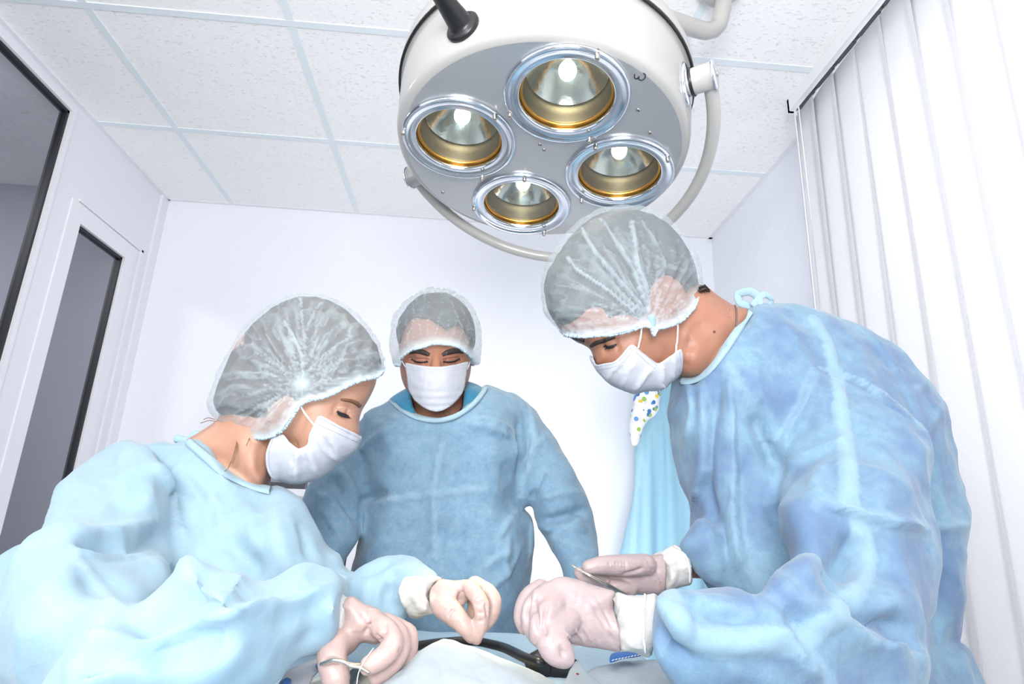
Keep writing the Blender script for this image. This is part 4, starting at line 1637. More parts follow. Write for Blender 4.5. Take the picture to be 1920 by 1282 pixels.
g.append(inflate(ra, [(1000, 790, 1.26), (1090, 950, 1.21), (1090, 1110, 1.14)], 0.064, 55, 7))
g.append(skirt(-0.07, 1.31, 0.22, 0.15, 1.02, 0.42))
me = union(g, 0.0056, 2, 'gown')
displace(me, lambda V: 0.006*crumple(V, 7, 51, (1, 1, 0.5))+0.017*facets(V, 0.12, 51, (1, 1, 0.7))+0.008*facets(V, 0.05, 52))
F_M = [(C5([(690, 340), (650, 560), (655, 720), (660, 880)]), 0.004, 0.004, 'r', 0.35),
       (C5([(290, 622), (450, 603), (640, 577), (900, 545)]), 0.005, 0.005, 's+', 0.25),
       (C5([(1060, 200), (1068, 320), (1062, 450), (1068, 570)]), -0.012, 0.010, 'g'),
       (C5([(1040, 310), (1062, 420), (1066, 560)]), 0.008, 0.007, 'r', 0.1),
       (C5([(960, 800), (990, 740), (1060, 650)]), 0.007, 0.007, 'r', 0.25),
       (C5([(880, 960), (940, 890), (1030, 850)]), 0.006, 0.007, 'r', 0.25),
       (C5([(870, 1160), (900, 1060), (1000, 960), (1080, 800)]), 0.005, 0.007, 'r', 0.25),
       (C5([(1000, 1000), (990, 900), (1020, 760)]), 0.005, 0.006, 'r', 0.2),
       (C5([(290, 650), (330, 610), (430, 560)]), -0.009, 0.009, 'g'),
       (C5([(290, 780), (330, 700), (300, 640)]), 0.006, 0.007, 'r'),
       (C5([(285, 400), (340, 330), (440, 260)]), 0.005, 0.008, 'r'),
       (C5([(820, 230), (930, 230), (1040, 290)]), 0.006, 0.008, 's-', 0.2),
       (C5([(760, 240), (880, 260), (1040, 320)]), 0.005, 0.010, 's-'),
       (C5([(1110, 160), (1130, 300), (1110, 420), (1075, 520)]), 0.006, 0.007, 'r', 0.25),
       (C5([(1215, 270), (1160, 330), (1100, 420)]), 0.005, 0.006, 'r', 0.25),
       (C5([(1155, 600), (1260, 575), (1380, 560)]), 0.004, 0.004, 'r', 0.25),
       (C5([(1140, 712), (1250, 700), (1330, 672), (1395, 655)]), -0.012, 0.008, 'g'),
       (C5([(1150, 735), (1250, 740), (1380, 690)]), 0.008, 0.007, 'r'),
       (C5([(1200, 810), (1290, 760), (1400, 740)]), 0.006, 0.008, 'r', 0.15),
       (C5([(1110, 640), (1115, 740), (1105, 900)]), 0.005, 0.008, 'r', 0.4),
       (C5([(1180, 450), (1130, 560), (1120, 630)]), -0.007, 0.009, 'g'),
       (C5([(150, 470), (220, 620), (290, 720)]), -0.008, 0.010, 'g'),
       (C5([(190, 440), (240, 520), (280, 600)]), 0.006, 0.006, 'r', 0.25),
       (C5([(60, 560), (180, 620), (270, 760)]), 0.006, 0.008, 's+'),
       (C5([(100, 640), (170, 760), (235, 860)]), 0.005, 0.007, 's-'),
       (C5([(330, 180), (430, 200), (540, 240)]), 0.003, 0.004, 'r', 0.1)]
FOLD_GAIN = 1.6
folds(me, F_M)
FOLD_GAIN = 1.0
gm = finish(me, 'gown', M_GOWN_SHADE, mo)
soften(gm, 1)
tgm = bvh(me)
ribbon(tgm, C5([(440, 122), (472, 160), (530, 198), (600, 224), (680, 231), (760, 208), (825, 166), (874, 116), (900, 74)]), 8, 0.005, 0.002, 'collar_binding', M_TRIM, gm, smooth=12)
trousers(mo, -0.07, 1.31, 0.95)
shoes(mo, -0.07, 1.31, (0, -1))
# his gloved hands rest on the drapes behind the others
for s, (hx, hy) in ((1, (1092, 1128)),):
    base = W(hx, hy, 1.11)
    hp = [tube([(base[0], base[1], base[2], 0.020), (base[0]-0.03, base[1]-0.05, base[2]-0.025, 0.024)], 0, 0.01, 12)]
    for k in range(4):
        q = base+np.array([-0.03+0.014*k-0.02, -0.05, -0.03])
        hp.append(tube([(q[0], q[1], q[2], 0.0095), (q[0]-0.01, q[1]-0.035, q[2]-0.006, 0.0085), (q[0]-0.012, q[1]-0.06, q[2]-0.018, 0.0075)], 0, 0.006, 10))
    hp.append(tube([(base[0]-0.04, base[1]-0.03, base[2]-0.02, 0.010), (base[0]-0.06, base[1]-0.065, base[2]-0.03, 0.0085)], 0, 0.006, 10))
    finish(union(hp, 0.0025, 3, 'glove'), 'glove', M_GLOVE, mo)

# ================================================================== RIGHT FIGURE
ro = thing('person', 'person at right in blue gown darkened by shade and scrubs, stooping with bowed head and steel tweezers', 'person', (0.58, 0.92, 0))
YR = 0.93
faceR = C4([(250, 840), (285, 865), (350, 900), (415, 935), (432, 985), (445, 1030), (470, 1055), (488, 1050), (505, 1085), (520, 1120), (560, 1150), (620, 1172), (700, 1180), (800, 1155), (880, 1090), (1000, 1000), (1080, 850), (1095, 600), (1060, 420), (980, 260), (850, 140), (680, 85), (520, 100), (380, 170), (260, 300), (175, 450), (150, 620), (190, 760)])
neckR = C4([(1120, 545), (1200, 600), (1310, 668), (1402, 694), (1370, 830), (1240, 1000), (1120, 1110), (1040, 1118), (985, 1105), (900, 1050), (860, 800), (950, 600)])
parts = [inflate(faceR, YR, 0.070, 115, 5), inflate(neckR, YR+0.005, 0.060, 55, 6)]
parts += [tube([tuple(W(1350, 680, 0.94))+(0.05,), tuple(W(1470, 800, 0.95))+(0.08,), tuple(W(1540, 1000, 0.96))+(0.08,), (0.56, 0.95, 0.95, 0.085)], 0, 0.03, 20),
          tube([tuple(W(1540, 740, 0.90))+(0.04,), tuple(W(1590, 840, 0.88))+(0.03,), tuple(W(1600, 1190, 0.72))+(0.022,), tuple(W(1420, 1180, 0.66))+(0.022,), tuple(W(1250, 1170, 0.635))+(0.018,)], 0, 0.02, 16),
          tube([tuple(W(1420, 800, 1.02))+(0.04,), tuple(W(1430, 980, 1.02))+(0.03,), tuple(W(1350, 1062, 0.95))+(0.014,), tuple(W(1275, 1070, 0.885))+(0.010,)], 0, 0.02, 16)]
parts += legs(0.58, 0.93, 0.95, (0, 1))
me = union(parts, 0.0042, 5, 'body')
folds(me, [(C4([(985, 1105), (990, 1020), (1010, 940), (1060, 850)]), -0.007, 0.012, 'g'),
           (C4([(850, 1010), (920, 1000), (990, 900)]), 0.005, 0.012, 'g'),
           (C4([(480, 925), (540, 915), (600, 900)]), -0.008, 0.010, 'g'),
           (C4([(500, 905), (545, 912), (580, 905)]), 0.006, 0.007, 'g'),
           (C4([(425, 915), (470, 890), (540, 865)]), 0.004, 0.006, 'g'),
           (C4([(1080, 640), (1180, 700), (1280, 800)]), 0.004, 0.016, 'g'),
           (C4([(1060, 760), (1120, 850), (1180, 940)]), -0.003, 0.014, 'g')])
bodyR = finish(me, 'body', M_SKIN_M, ro)
tree_r = bvh(me)
capr = C4([(112, 565), (130, 450), (180, 340), (250, 232), (350, 132), (470, 70), (600, 45), (740, 55), (850, 98), (960, 180), (1040, 288), (1092, 400), (1113, 500), (1112, 542), (1088, 588), (1075, 640), (1040, 702), (970, 767), (890, 797), (835, 812), (806, 850), (788, 800), (740, 797), (650, 826), (560, 846), (480, 851), (400, 858), (340, 858), (250, 845), (228, 815), (180, 780), (130, 702)])
hairr = C4([(130, 570), (150, 455), (210, 360), (275, 260), (370, 160), (480, 95), (600, 72), (735, 82), (840, 122), (940, 200), (1015, 300), (1065, 410), (1085, 500), (1080, 560), (1000, 600), (960, 520), (880, 480), (800, 530), (780, 640), (740, 740), (600, 720), (520, 780), (400, 850), (300, 850), (215, 795), (148, 690)])
me = union([inflate(hairr, YR, 0.078, 118, 6, 1.0, 0.5, [(13, 22)])], 0.005, 4, 'hair')
displace(me, lambda V: 0.0025*(value_noise(V*np.array([120, 60, 70]), 4)-0.5))
hr = finish(me, 'hair', M_HAIR, ro)
gpr = C4([(800, 790)])[0]+(0.845,)
plr = [(C4([(795, 790), (680, 700), (560, 600), (430, 510), (330, 440), (280, 370)]), 0.007, 0.005, 'r', 0.65),
       (C4([(795, 780), (700, 640), (600, 520), (480, 380), (400, 260), (370, 190)]), 0.007, 0.006, 'r', 0.55),
       (C4([(790, 770), (740, 600), (660, 400), (570, 260), (480, 130)]), 0.006, 0.005, 'r', 0.55),
       (C4([(785, 760), (760, 560), (710, 420), (690, 280), (675, 150)]), 0.007, 0.007, 'r', 0.6),
       (C4([(780, 800), (640, 740), (520, 720), (420, 720), (370, 650), (300, 600)]), 0.005, 0.005, 's-', 0.35),
       (C4([(800, 760), (850, 560), (870, 400), (800, 250), (720, 130)]), 0.005, 0.005, 'r', 0.4),
       (C4([(810, 720), (820, 600), (830, 480), (900, 430), (1000, 450)]), 0.005, 0.006, 's-', 0.3),
       (C4([(1040, 330), (1050, 420), (1090, 520)]), 0.005, 0.005, 'r', 0.4),
       (C4([(620, 500), (660, 600), (740, 700)]), 0.004, 0.004, 'r', 0.35),
       (C4([(650, 640), (720, 690), (780, 750)]), 0.004, 0.004, 'r', 0.5),
       (C4([(820, 520), (920, 560), (1020, 540)]), 0.003, 0.004, 'r', 0.3), (C4([(830, 640), (920, 640), (1020, 660)]), 0.003, 0.004, 'r', 0.3),
       (C4([(830, 560), (880, 630), (960, 700)]), 0.003, 0.003, 'r', 0.35),
       (C4([(740, 300), (840, 380), (940, 430)]), 0.003, 0.003, 'r', 0.25), (C4([(760, 380), (860, 440), (960, 400)]), 0.003, 0.003, 'r', 0.25),
       (C4([(780, 230), (880, 300), (1000, 370)]), 0.003, 0.003, 'r', 0.25)]
make_cap(capr, YR, 0.093, 125, [(14, 28)], ro, plr, gpr, 33, fine=1.15, r=0.0022)
# pinched tip of the cap below the gather
mesh_from('cap_tail', *ptube([(1222, 596, 0.845, 0.006), (1224, 612, 0.850, 0.0045), (1226, 628, 0.853, 0.001)], 0.003, 8), M_TRIM, ro)
mkr = C4([(670, 905), (745, 960), (825, 1020), (862, 1010), (915, 975), (975, 935), (990, 1000), (975, 1090), (920, 1140), (860, 1190), (760, 1197), (690, 1210), (600, 1185), (510, 1130), (455, 1070), (418, 1005), (415, 975), (432, 985), (448, 1032), (500, 1024), (560, 1012), (600, 980)])
side_mask(mkr, YR, 0.068, 100, [(0, 7), (17, 22)], ro,
          [(C4([(865, 1015), (860, 1100), (862, 1185)]), 0.006, 0.006, 's+', 0.3),
           (C4([(800, 1040), (740, 1120), (680, 1200)]), 0.004, 0.004, 'r', 0.3),
           (C4([(700, 990), (640, 1080), (600, 1180)]), 0.003, 0.005, 's-', 0.1),
           (C4([(620, 1010), (560, 1080), (520, 1130)]), 0.003, 0.006, 's+', 0.1),
           (C4([(930, 980), (930, 1060), (910, 1140)]), 0.003, 0.004, 'r', 0.2)],
          [C4([(450, 1042), (560, 1024), (610, 992), (672, 920)]), C4([(462, 1062), (570, 1042), (625, 1008), (680, 940)]),
           C4([(680, 918), (760, 975), (828, 1034)]), C4([(690, 945), (750, 1000), (815, 1055)]), C4([(965, 945), (975, 1010), (965, 1080)])], lift=0.004)
strap(tree_r, C4([(732, 800), (725, 860), (710, 925)]), ro, 0.0014)
strap(tree_r, C4([(953, 768), (950, 860), (940, 960)]), ro, 0.0014)
strap(tree_r, C4([(1308, 668), (1316, 700), (1316, 745), (1312, 790)]), ro, 0.0014, 0.001, 'neck_cord', mat('grey_cord', (0.12, 0.09, 0.09), 0.7))
ribbon(tree_r, C4([(418, 918, 5), (450, 898, 7), (490, 885, 7), (540, 868, 6), (570, 862, 3)]), None, 0.0012, 0.0008, 'eyebrow', M_HAIR, bodyR, step=2)
ribbon(tree_r, C4([(500, 912, 2), (528, 922, 5), (555, 918, 5), (578, 904, 2)]), None, 0.0012, 0.0008, 'lash_line', M_LASH, bodyR, step=1)
lashes(tree_r, C4([(500, 915), (530, 925), (565, 918)]), 4, (-0.5, 0.8), bodyR, 14)
for mx_, my_, rr_ in ((1181, 827, 0.0022), (1275, 690, 0.0009), (1275, 740, 0.0008), (1300, 700, 0.0006)):
    q = C4([(mx_, my_)])[0]
    p, n = cast(tree_r, q[0], q[1], 0.0)
    mesh_from('mole', *ball(p, (rr_, rr_, rr_), nu=12, nv=8), mat('mole_brown', (0.14, 0.05, 0.03), 0.6), bodyR)
# short hair showing at the nape and the brow
nape = []
for k in range(60):
    t = k/59
    x, y = 1085+t*45+RNG.uniform(-4, 4), 560-12*t+RNG.uniform(-14, 14)
    q = C4([(x, y), (x+28, y+26)])
    nape.append(ptube([(q[0][0], q[0][1], YR-0.005+RNG.uniform(-0.03, 0.02), 0.0011), (q[1][0], q[1][1], YR-0.004+RNG.uniform(-0.03, 0.02), 0.0004)], 0.005, 5))
V, F = inflate(C4([(1078, 560), (1105, 540), (1130, 545), (1150, 570), (1120, 590), (1078, 600)]), YR, 0.045, 14, 3)
mesh_from('nape_hair', *join([(V, F)]+nape), M_HAIR, ro)
V, F = inflate(C4([(270, 850), (330, 856), (400, 858), (395, 885), (375, 905), (340, 895), (300, 870)]), YR, 0.052, 26, 3)
fr_ = [(V, F)]
mesh_from('forelock', *join(fr_), M_HAIR, ro)

torsoR = C6([(372, 82), (400, 58), (440, 46), (540, 49), (640, 75), (740, 120), (830, 170), (900, 230), (960, 290), (1000, 350), (1026, 375), (1042, 470), (1070, 600), (1100, 690), (1112, 730), (1105, 850), (1095, 960), (1075, 1110), (1062, 1150), (1100, 1170), (1150, 1282), (1190, 1450), (1150, 1700), (500, 1700), (400, 1450), (330, 1282), (300, 1100), (240, 960), (215, 920), (205, 830), (200, 730), (165, 620), (146, 520), (139, 400), (145, 310), (168, 290), (200, 292), (250, 255), (295, 200), (335, 140)])
g = [inflate(torsoR, [(1350, 800, 0.97), (1750, 900, 0.95), (1500, 1250, 0.92)], 0.135, 150, 8, 1.0, 0.5, [(34, 40), (22, 23)])]
uaR = C6([(560, 300), (600, 265), (670, 255), (760, 300), (860, 375), (945, 450), (988, 520), (1000, 700), (1014, 860), (1007, 1000), (994, 1130), (978, 1282), (930, 1450), (700, 1450), (560, 1330), (500, 1150), (500, 960), (500, 860), (478, 790), (460, 690), (490, 590), (530, 430)])
g.append(inflate(uaR, [(1540, 740, 0.90), (1620, 1000, 0.77), (1600, 1200, 0.69)], 0.085, 95, 8))
faR = C6([(112, 966), (150, 965), (200, 972), (290, 964), (360, 966), (415, 985), (440, 940), (480, 912), (555, 872), (592, 872), (640, 930), (700, 990), (820, 1060), (930, 1130), (985, 1180), (975, 1300), (900, 1420), (500, 1400), (250, 1350), (130, 1290), (70, 1232), (50, 1180), (57, 1080), (75, 1000)])
g.append(inflate(faR, [(1230, 1160, 0.625), (1450, 1180, 0.64), (1680, 1220, 0.67)], 0.068, 80, 8))
fsR = C6([(150, 835), (190, 780), (240, 740), (330, 800), (340, 1010), (260, 975), (205, 930), (185, 890)])
g.append(inflate(fsR, 0.88, 0.04, 40, 6))
g.append(skirt(0.58, 0.94, 0.20, 0.23, 1.02, 0.42))
me = union(g, 0.0054, 2, 'gown')
displace(me, lambda V: 0.010*crumple(V, 6, 71, (1, 1, 0.45))+0.026*facets(V, 0.12, 71, (1, 1, 0.6))+0.010*facets(V, 0.055, 72))
F_R = [(C6([(675, 275), (685, 400), (702, 520), (710, 620), (708, 710)]), 0.004, 0.009, 'b', 0.5),
       (C6([(600, 100), (640, 180), (662, 260)]), 0.004, 0.009, 'b', 0.4),
       (C6([(612, 262), (670, 275), (760, 310), (860, 385), (945, 460)]), -0.008, 0.006, 'g'),
       (C6([(620, 255), (675, 268), (765, 302), (865, 375), (950, 452)]), 0.004, 0.003, 'r', 0.4),
       (C6([(400, 390), (440, 480), (470, 560), (487, 595)]), -0.018, 0.012, 'g'),
       (C6([(330, 250), (400, 380), (450, 500), (480, 580)]), 0.006, 0.006, 's+', 0.2),
       (C6([(600, 270), (560, 380), (500, 480), (486, 580)]), 0.008, 0.008, 's-', 0.15),
       (C6([(325, 260), (335, 450), (340, 650), (360, 850), (412, 965)]), 0.011, 0.010, 's+', 0.15),
       (C6([(232, 300), (250, 420), (240, 600), (205, 740), (210, 900)]), 0.009, 0.008, 's+', 0.15),
       (C6([(190, 300), (205, 400), (175, 520)]), 0.005, 0.006, 'r', 0.2),
       (C6([(300, 280), (265, 460), (250, 640), (300, 830)]), -0.008, 0.011, 'g'),
       (C6([(400, 200), (420, 350), (400, 390)]), 0.005, 0.010, 'r'),
       (C6([(430, 60), (400, 150), (360, 260)]), 0.004, 0.012, 'r'),
       (C6([(620, 710), (700, 728), (790, 755), (880, 770), (990, 800)]), 0.012, 0.010, 's-', 0.15),
       (C6([(640, 690), (600, 640), (640, 560)]), 0.006, 0.007, 'r', 0.1),
       (C6([(730, 740), (765, 850), (750, 950), (690, 1030), (580, 1125)]), 0.005, 0.009, 'b', 0.45),
       (C6([(520, 880), (600, 900), (645, 945)]), 0.006, 0.006, 'r', 0.2),
       (C6([(645, 945), (700, 995), (800, 1055), (900, 1110), (950, 1145)]), -0.016, 0.014, 'g'),
       (C6([(640, 950), (700, 880), (740, 800)]), -0.010, 0.012, 'g'),
       (C6([(480, 915), (560, 1000), (660, 1050)]), 0.007, 0.007, 's+', 0.15),
       (C6([(660, 1060), (780, 1140), (920, 1170)]), 0.010, 0.012, 's+'),
       (C6([(460, 700), (500, 800), (530, 880)]), -0.007, 0.010, 'g'),
       (C6([(490, 600), (540, 560), (620, 520), (740, 480)]), 0.005, 0.008, 'r'),
       (C6([(112, 970), (150, 1060), (175, 1125), (260, 1140), (400, 1140), (530, 1138)]), 0.006, 0.010, 'b', 0.5),
       (C6([(95, 1000), (150, 1080), (190, 1130)]), 0.007, 0.005, 'r', 0.3),
       (C6([(80, 1090), (120, 1150), (200, 1210)]), -0.008, 0.010, 'g'),
       (C6([(430, 990), (490, 1090), (560, 1190), (640, 1282)]), 0.010, 0.010, 's+', 0.2),
       (C6([(230, 1000), (290, 1060), (400, 1080)]), -0.006, 0.010, 'g'),
       (C6([(200, 975), (260, 1030), (380, 1050)]), 0.005, 0.006, 'r', 0.15),
       (C6([(1008, 770), (1060, 768), (1105, 765)]), 0.006, 0.005, 'r', 0.3),
       (C6([(990, 500), (1002, 700), (1018, 860), (1010, 1000), (998, 1150)]), -0.014, 0.010, 'g'),
       (C6([(900, 345), (940, 320), (970, 300)]), 0.005, 0.006, 'r', 0.15),
       (C6([(760, 130), (850, 250), (900, 350), (950, 450)]), 0.007, 0.009, 's-', 0.1),
       (C6([(1020, 380), (980, 430), (960, 470)]), 0.005, 0.006, 'r', 0.15)]
FOLD_GAIN = 1.7
folds(me, F_R)
FOLD_GAIN = 1.0
gr = finish(me, 'gown', M_GOWN_SHADE_SCRUBS, ro)
soften(gr, 2)
tgr = bvh(me)
ribbon(tgr, C6([(392, 76), (350, 138), (306, 205), (262, 262), (208, 300), (172, 300)]), 15, 0.004, 0.002, 'collar_binding', M_TRIM, gr, smooth=25)
for pts, w_ in (([(1410, 575, 0.96), (1388, 568, 0.96), (1384, 552, 0.96), (1405, 546, 0.95), (1420, 556, 0.95), (1424, 572, 0.95)], 2.6), ([(1412, 572, 0.95), (1432, 552, 0.95), (1448, 562, 0.96), (1440, 575, 0.96)], 2.2)):
    mesh_from('neck_tie', *ptube([p+(0.0028,) for p in pts], 0.003, 10, w_), M_TRIM, gr)
trousers(ro, 0.58, 0.93, 0.95, (0, 1))
shoes(ro, 0.58, 0.93, (-1, 0), (0, 1))

# ================================================================== gloved hands
def H1(L):
    return conv((740, 1040), 0.156, L)


def H2(L):
    return conv((540, 1040), 0.1888, L)


def H3(L):
    return conv((950, 1000), 0.22, L)


def glove(palm, Yp, T, D, fingers, flat, root, m, vox=0.0017, it=3, wr=None):
    parts = [inflate(palm, Yp, T, D, 3, 1.0, 0.5, flat)]
    for f in fingers:
        parts.append(ptube(f, 0.003, 14))
    me = union(parts, vox, it, 'glove')
    displace(me, lambda V: 0.0009*crumple(V, 110, 5)+0.0009*crumple(V, 45, 9))
    if wr:
        folds(me, [(p[0], p[1]*1.9)+tuple(p[2:]) for p in wr])
    return finish(me, 'glove', m, root)


def cuff(poly, Yc, T, D, flat, root, wr, m=None, rim=None):
    me = union([inflate(poly, Yc, T, D, 3, 1.0, 0.5, flat)], 0.0022, 2, 'cuff')
    displace(me, lambda V: 0.0035*crumple(V, 40, 15)+0.001*crumple(V, 110, 19))
    folds(me, wr)
    o = finish(me, 'glove_cuff', m or M_CUFF, root)
    if rim:
        ribbon(bvh(me), rim, 2.2, 0.0012, 0.0012, 'rolled_rim', M_ELASTIC, o, step=3)
    return o


def cr(pts, amp=-0.0012, w=0.0016):
    return (pts, amp, w, 'g')


# left figure, far hand pinching the suture
gA = glove(H1([(420, 420), (500, 320), (560, 285), (700, 300), (860, 292), (960, 300), (1040, 345), (1060, 430), (960, 500), (880, 560), (830, 620), (800, 700), (720, 760), (620, 780), (540, 730), (470, 680), (420, 600)]), 0.765, 0.017, 40,
           [H1([(900, 400, 0.755, 0.0095), (990, 500, 0.742, 0.0095), (1040, 610, 0.736, 0.0098), (1045, 720, 0.736, 0.0088), (1035, 830, 0.738, 0.0086), (1000, 940, 0.740, 0.0078), (985, 1020, 0.742, 0.0062)]),
            H1([(960, 350, 0.775, 0.0095), (1120, 440, 0.768, 0.0095), (1190, 560, 0.762, 0.0098), (1180, 690, 0.760, 0.0090), (1120, 800, 0.760, 0.0082), (1075, 860, 0.760, 0.007)]),
            H1([(960, 380, 0.795, 0.009), (1120, 480, 0.788, 0.0095), (1200, 620, 0.782, 0.0090), (1170, 720, 0.780, 0.0082)]),
            H1([(880, 420, 0.80, 0.009), (960, 560, 0.79, 0.009), (950, 680, 0.785, 0.0085), (935, 800, 0.775, 0.007)]),
            H1([(600, 620, 0.755, 0.0150), (700, 700, 0.748, 0.0135), (800, 800, 0.742, 0.0112), (870, 890, 0.740, 0.0098), (925, 985, 0.741, 0.0072)])],
           [(15, 0)], wo, M_GLOVE_F,
           wr=[cr(H1([(800, 400), (790, 520), (810, 610)]), -0.003, 0.003), cr(H1([(960, 600), (1000, 590), (1050, 560), (1100, 560)])), cr(H1([(940, 520), (1000, 500), (1060, 500)])),
               cr(H1([(1090, 560), (1110, 660), (1120, 760)]), -0.002, 0.002), cr(H1([(980, 700), (1080, 690)])), cr(H1([(980, 800), (1080, 795)])), cr(H1([(660, 680), (700, 660), (740, 680)])), cr(H1([(640, 760), (670, 690), (700, 660)]))])
cuff(H1([(570, 280), (430, 238), (280, 248), (150, 250), (80, 310), (40, 420), (55, 540), (130, 660), (190, 755), (330, 748), (420, 725), (500, 715), (560, 740), (440, 620), (420, 480), (480, 350)]), 0.775, 0.027, 45, [(3, 8)], gA,
     [(H1([(380, 380), (350, 480), (380, 560), (480, 700)]), 0.003, 0.003, 'r'), (H1([(180, 400), (280, 560), (420, 700)]), 0.003, 0.003, 'r'), (H1([(150, 500), (220, 620), (230, 730)]), -0.003, 0.003, 'g'),
      (H1([(560, 285), (450, 400), (400, 520)]), 0.002, 0.002, 'r')])
# left figure, near hand with the needle holder
gB = glove(H2([(560, 430), (640, 405), (700, 440), (800, 500), (900, 530), (970, 590), (1030, 650), (1020, 760), (940, 860), (860, 895), (740, 872), (640, 882), (560, 890), (500, 850), (510, 600)]), 0.645, 0.020, 50,
           [H2([(880, 680, 0.635, 0.0105), (980, 760, 0.622, 0.0108), (1035, 860, 0.612, 0.0108), (1000, 960, 0.606, 0.0098), (910, 1040, 0.602, 0.0095), (800, 1100, 0.600, 0.0082)]),
            H2([(980, 680, 0.65, 0.0100), (1090, 790, 0.640, 0.0104), (1120, 920, 0.632, 0.0102), (1060, 1050, 0.625, 0.0095), (960, 1140, 0.620, 0.009), (880, 1210, 0.620, 0.008)]),
            H2([(1040, 700, 0.67, 0.0095), (1180, 790, 0.660, 0.0104), (1190, 930, 0.652, 0.0100), (1140, 1080, 0.645, 0.0092), (1060, 1180, 0.640, 0.0085), (970, 1250, 0.640, 0.0075)]),
            H2([(1040, 740, 0.69, 0.009), (1170, 860, 0.685, 0.009), (1150, 1000, 0.68, 0.008), (1080, 1120, 0.675, 0.007)]),
            H2([(560, 820, 0.645, 0.0160), (470, 900, 0.630, 0.0150), (440, 1000, 0.620, 0.0140), (450, 1110, 0.615, 0.0132), (480, 1230, 0.612, 0.0125), (500, 1310, 0.612, 0.0105)])],
           [(14, 0)], wo, M_GLOVE_F,
           wr=[cr(H2([(800, 650), (790, 740), (760, 790)]), -0.003, 0.002), cr(H2([(890, 840), (910, 880), (930, 900)]), -0.003, 0.003), cr(H2([(870, 780), (900, 840), (960, 760)]), -0.0015, 0.002),
               cr(H2([(960, 900), (1010, 890), (1070, 870)])), cr(H2([(1090, 940), (1130, 950), (1160, 930)])), cr(H2([(330, 1080), (440, 1045), (540, 1060)]), -0.003, 0.0025),
               cr(H2([(1200, 850), (1240, 830)])), cr(H2([(970, 620), (960, 760), (880, 870)]), -0.0015, 0.003), cr(H2([(820, 520), (800, 640)])), cr(H2([(700, 560), (780, 640), (800, 760)]))])
cuff(H2([(520, 360), (570, 410), (640, 400), (672, 480), (668, 700), (655, 820), (610, 900), (480, 905), (340, 965), (285, 962), (300, 900), (400, 800), (450, 600), (470, 420)]), 0.652, 0.024, 50, [(10, 0)], gB,
     [(H2([(660, 470), (664, 640), (640, 830)]), 0.003, 0.002, 'r'), (H2([(560, 430), (530, 600), (500, 800)]), 0.003, 0.003, 'r'), (H2([(610, 430), (600, 620), (560, 820)]), -0.002, 0.003, 'g')])
# right figure, near hand
gC = glove(H3([(930, 500), (820, 460), (700, 420), (600, 385), (500, 362), (420, 372), (340, 415), (265, 480), (240, 570), (255, 700), (290, 830), (370, 920), (450, 945), (580, 940), (650, 965), (800, 990), (975, 1005), (965, 850), (920, 650)]), 0.645, 0.019, 60,
           [H3([(290, 470, 0.660, 0.0100), (200, 540, 0.650, 0.0105), (150, 630, 0.644, 0.0098), (135, 730, 0.642, 0.0088), (148, 800, 0.642, 0.0070)]),
            H3([(360, 500, 0.645, 0.0110), (260, 590, 0.634, 0.0115), (212, 690, 0.630, 0.0105), (215, 790, 0.628, 0.0095), (250, 880, 0.628, 0.0075)]),
            H3([(420, 580, 0.635, 0.0120), (330, 700, 0.618, 0.0118), (282, 810, 0.612, 0.0105), (285, 890, 0.612, 0.0092), (310, 930, 0.614, 0.0075)]),
            H3([(520, 740, 0.630, 0.0130), (420, 840, 0.612, 0.0125), (360, 920, 0.604, 0.0115), (375, 990, 0.602, 0.0108), (430, 1040, 0.602, 0.0100), (495, 1060, 0.604, 0.0092)]),
            H3([(430, 950, 0.602, 0.0100), (480, 990, 0.604, 0.0098), (505, 1050, 0.604, 0.0088)])],
           [(16, 18)], ro, M_GLOVE,
           wr=[cr(H3([(700, 560), (820, 760), (940, 980)]), -0.0012, 0.0018), cr(H3([(760, 540), (860, 720), (950, 900)]), -0.001, 0.0015), cr(H3([(650, 780), (720, 900), (740, 970)]), 0.0014, 0.0018),
               cr(H3([(560, 800), (640, 880), (680, 960)]), 0.0016, 0.0016), cr(H3([(500, 850), (580, 930), (600, 960)]), 0.0014, 0.0016), cr(H3([(620, 700), (720, 820), (790, 960)]), 0.001, 0.0016),
               cr(H3([(262, 500), (235, 600), (255, 720), (280, 860)]), -0.0024, 0.003), cr(H3([(350, 560), (330, 680), (320, 780), (330, 900)]), -0.0024, 0.003), cr(H3([(170, 560), (165, 680), (185, 780)]), -0.0018, 0.003), cr(H3([(450, 950), (470, 1000), (480, 1060)]), -0.0015, 0.0018),
               cr(H3([(200, 500), (180, 620), (160, 700)]), -0.002, 0.003)])
cuff(H3([(925, 498), (1000, 508), (1100, 522), (1180, 520), (1270, 515), (1290, 700), (1230, 1040), (1100, 1022), (1000, 1012), (970, 1006), (955, 830), (915, 650)]), 0.64, 0.030, 55, [(4, 6)], gC,
     [(H3([(920, 500), (920, 700), (965, 1000)]), 0.003, 0.002, 'r'), (H3([(1000, 600), (960, 760), (980, 900)]), 0.003, 0.003, 'r'), (H3([(1180, 530), (1160, 760), (1180, 1010)]), 0.003, 0.002, 'r'),
      (H3([(1000, 880), (1080, 960), (1170, 970)]), 0.002, 0.003, 'r')], rim=H3([(1180, 525), (1162, 700), (1165, 860), (1182, 1015)]))
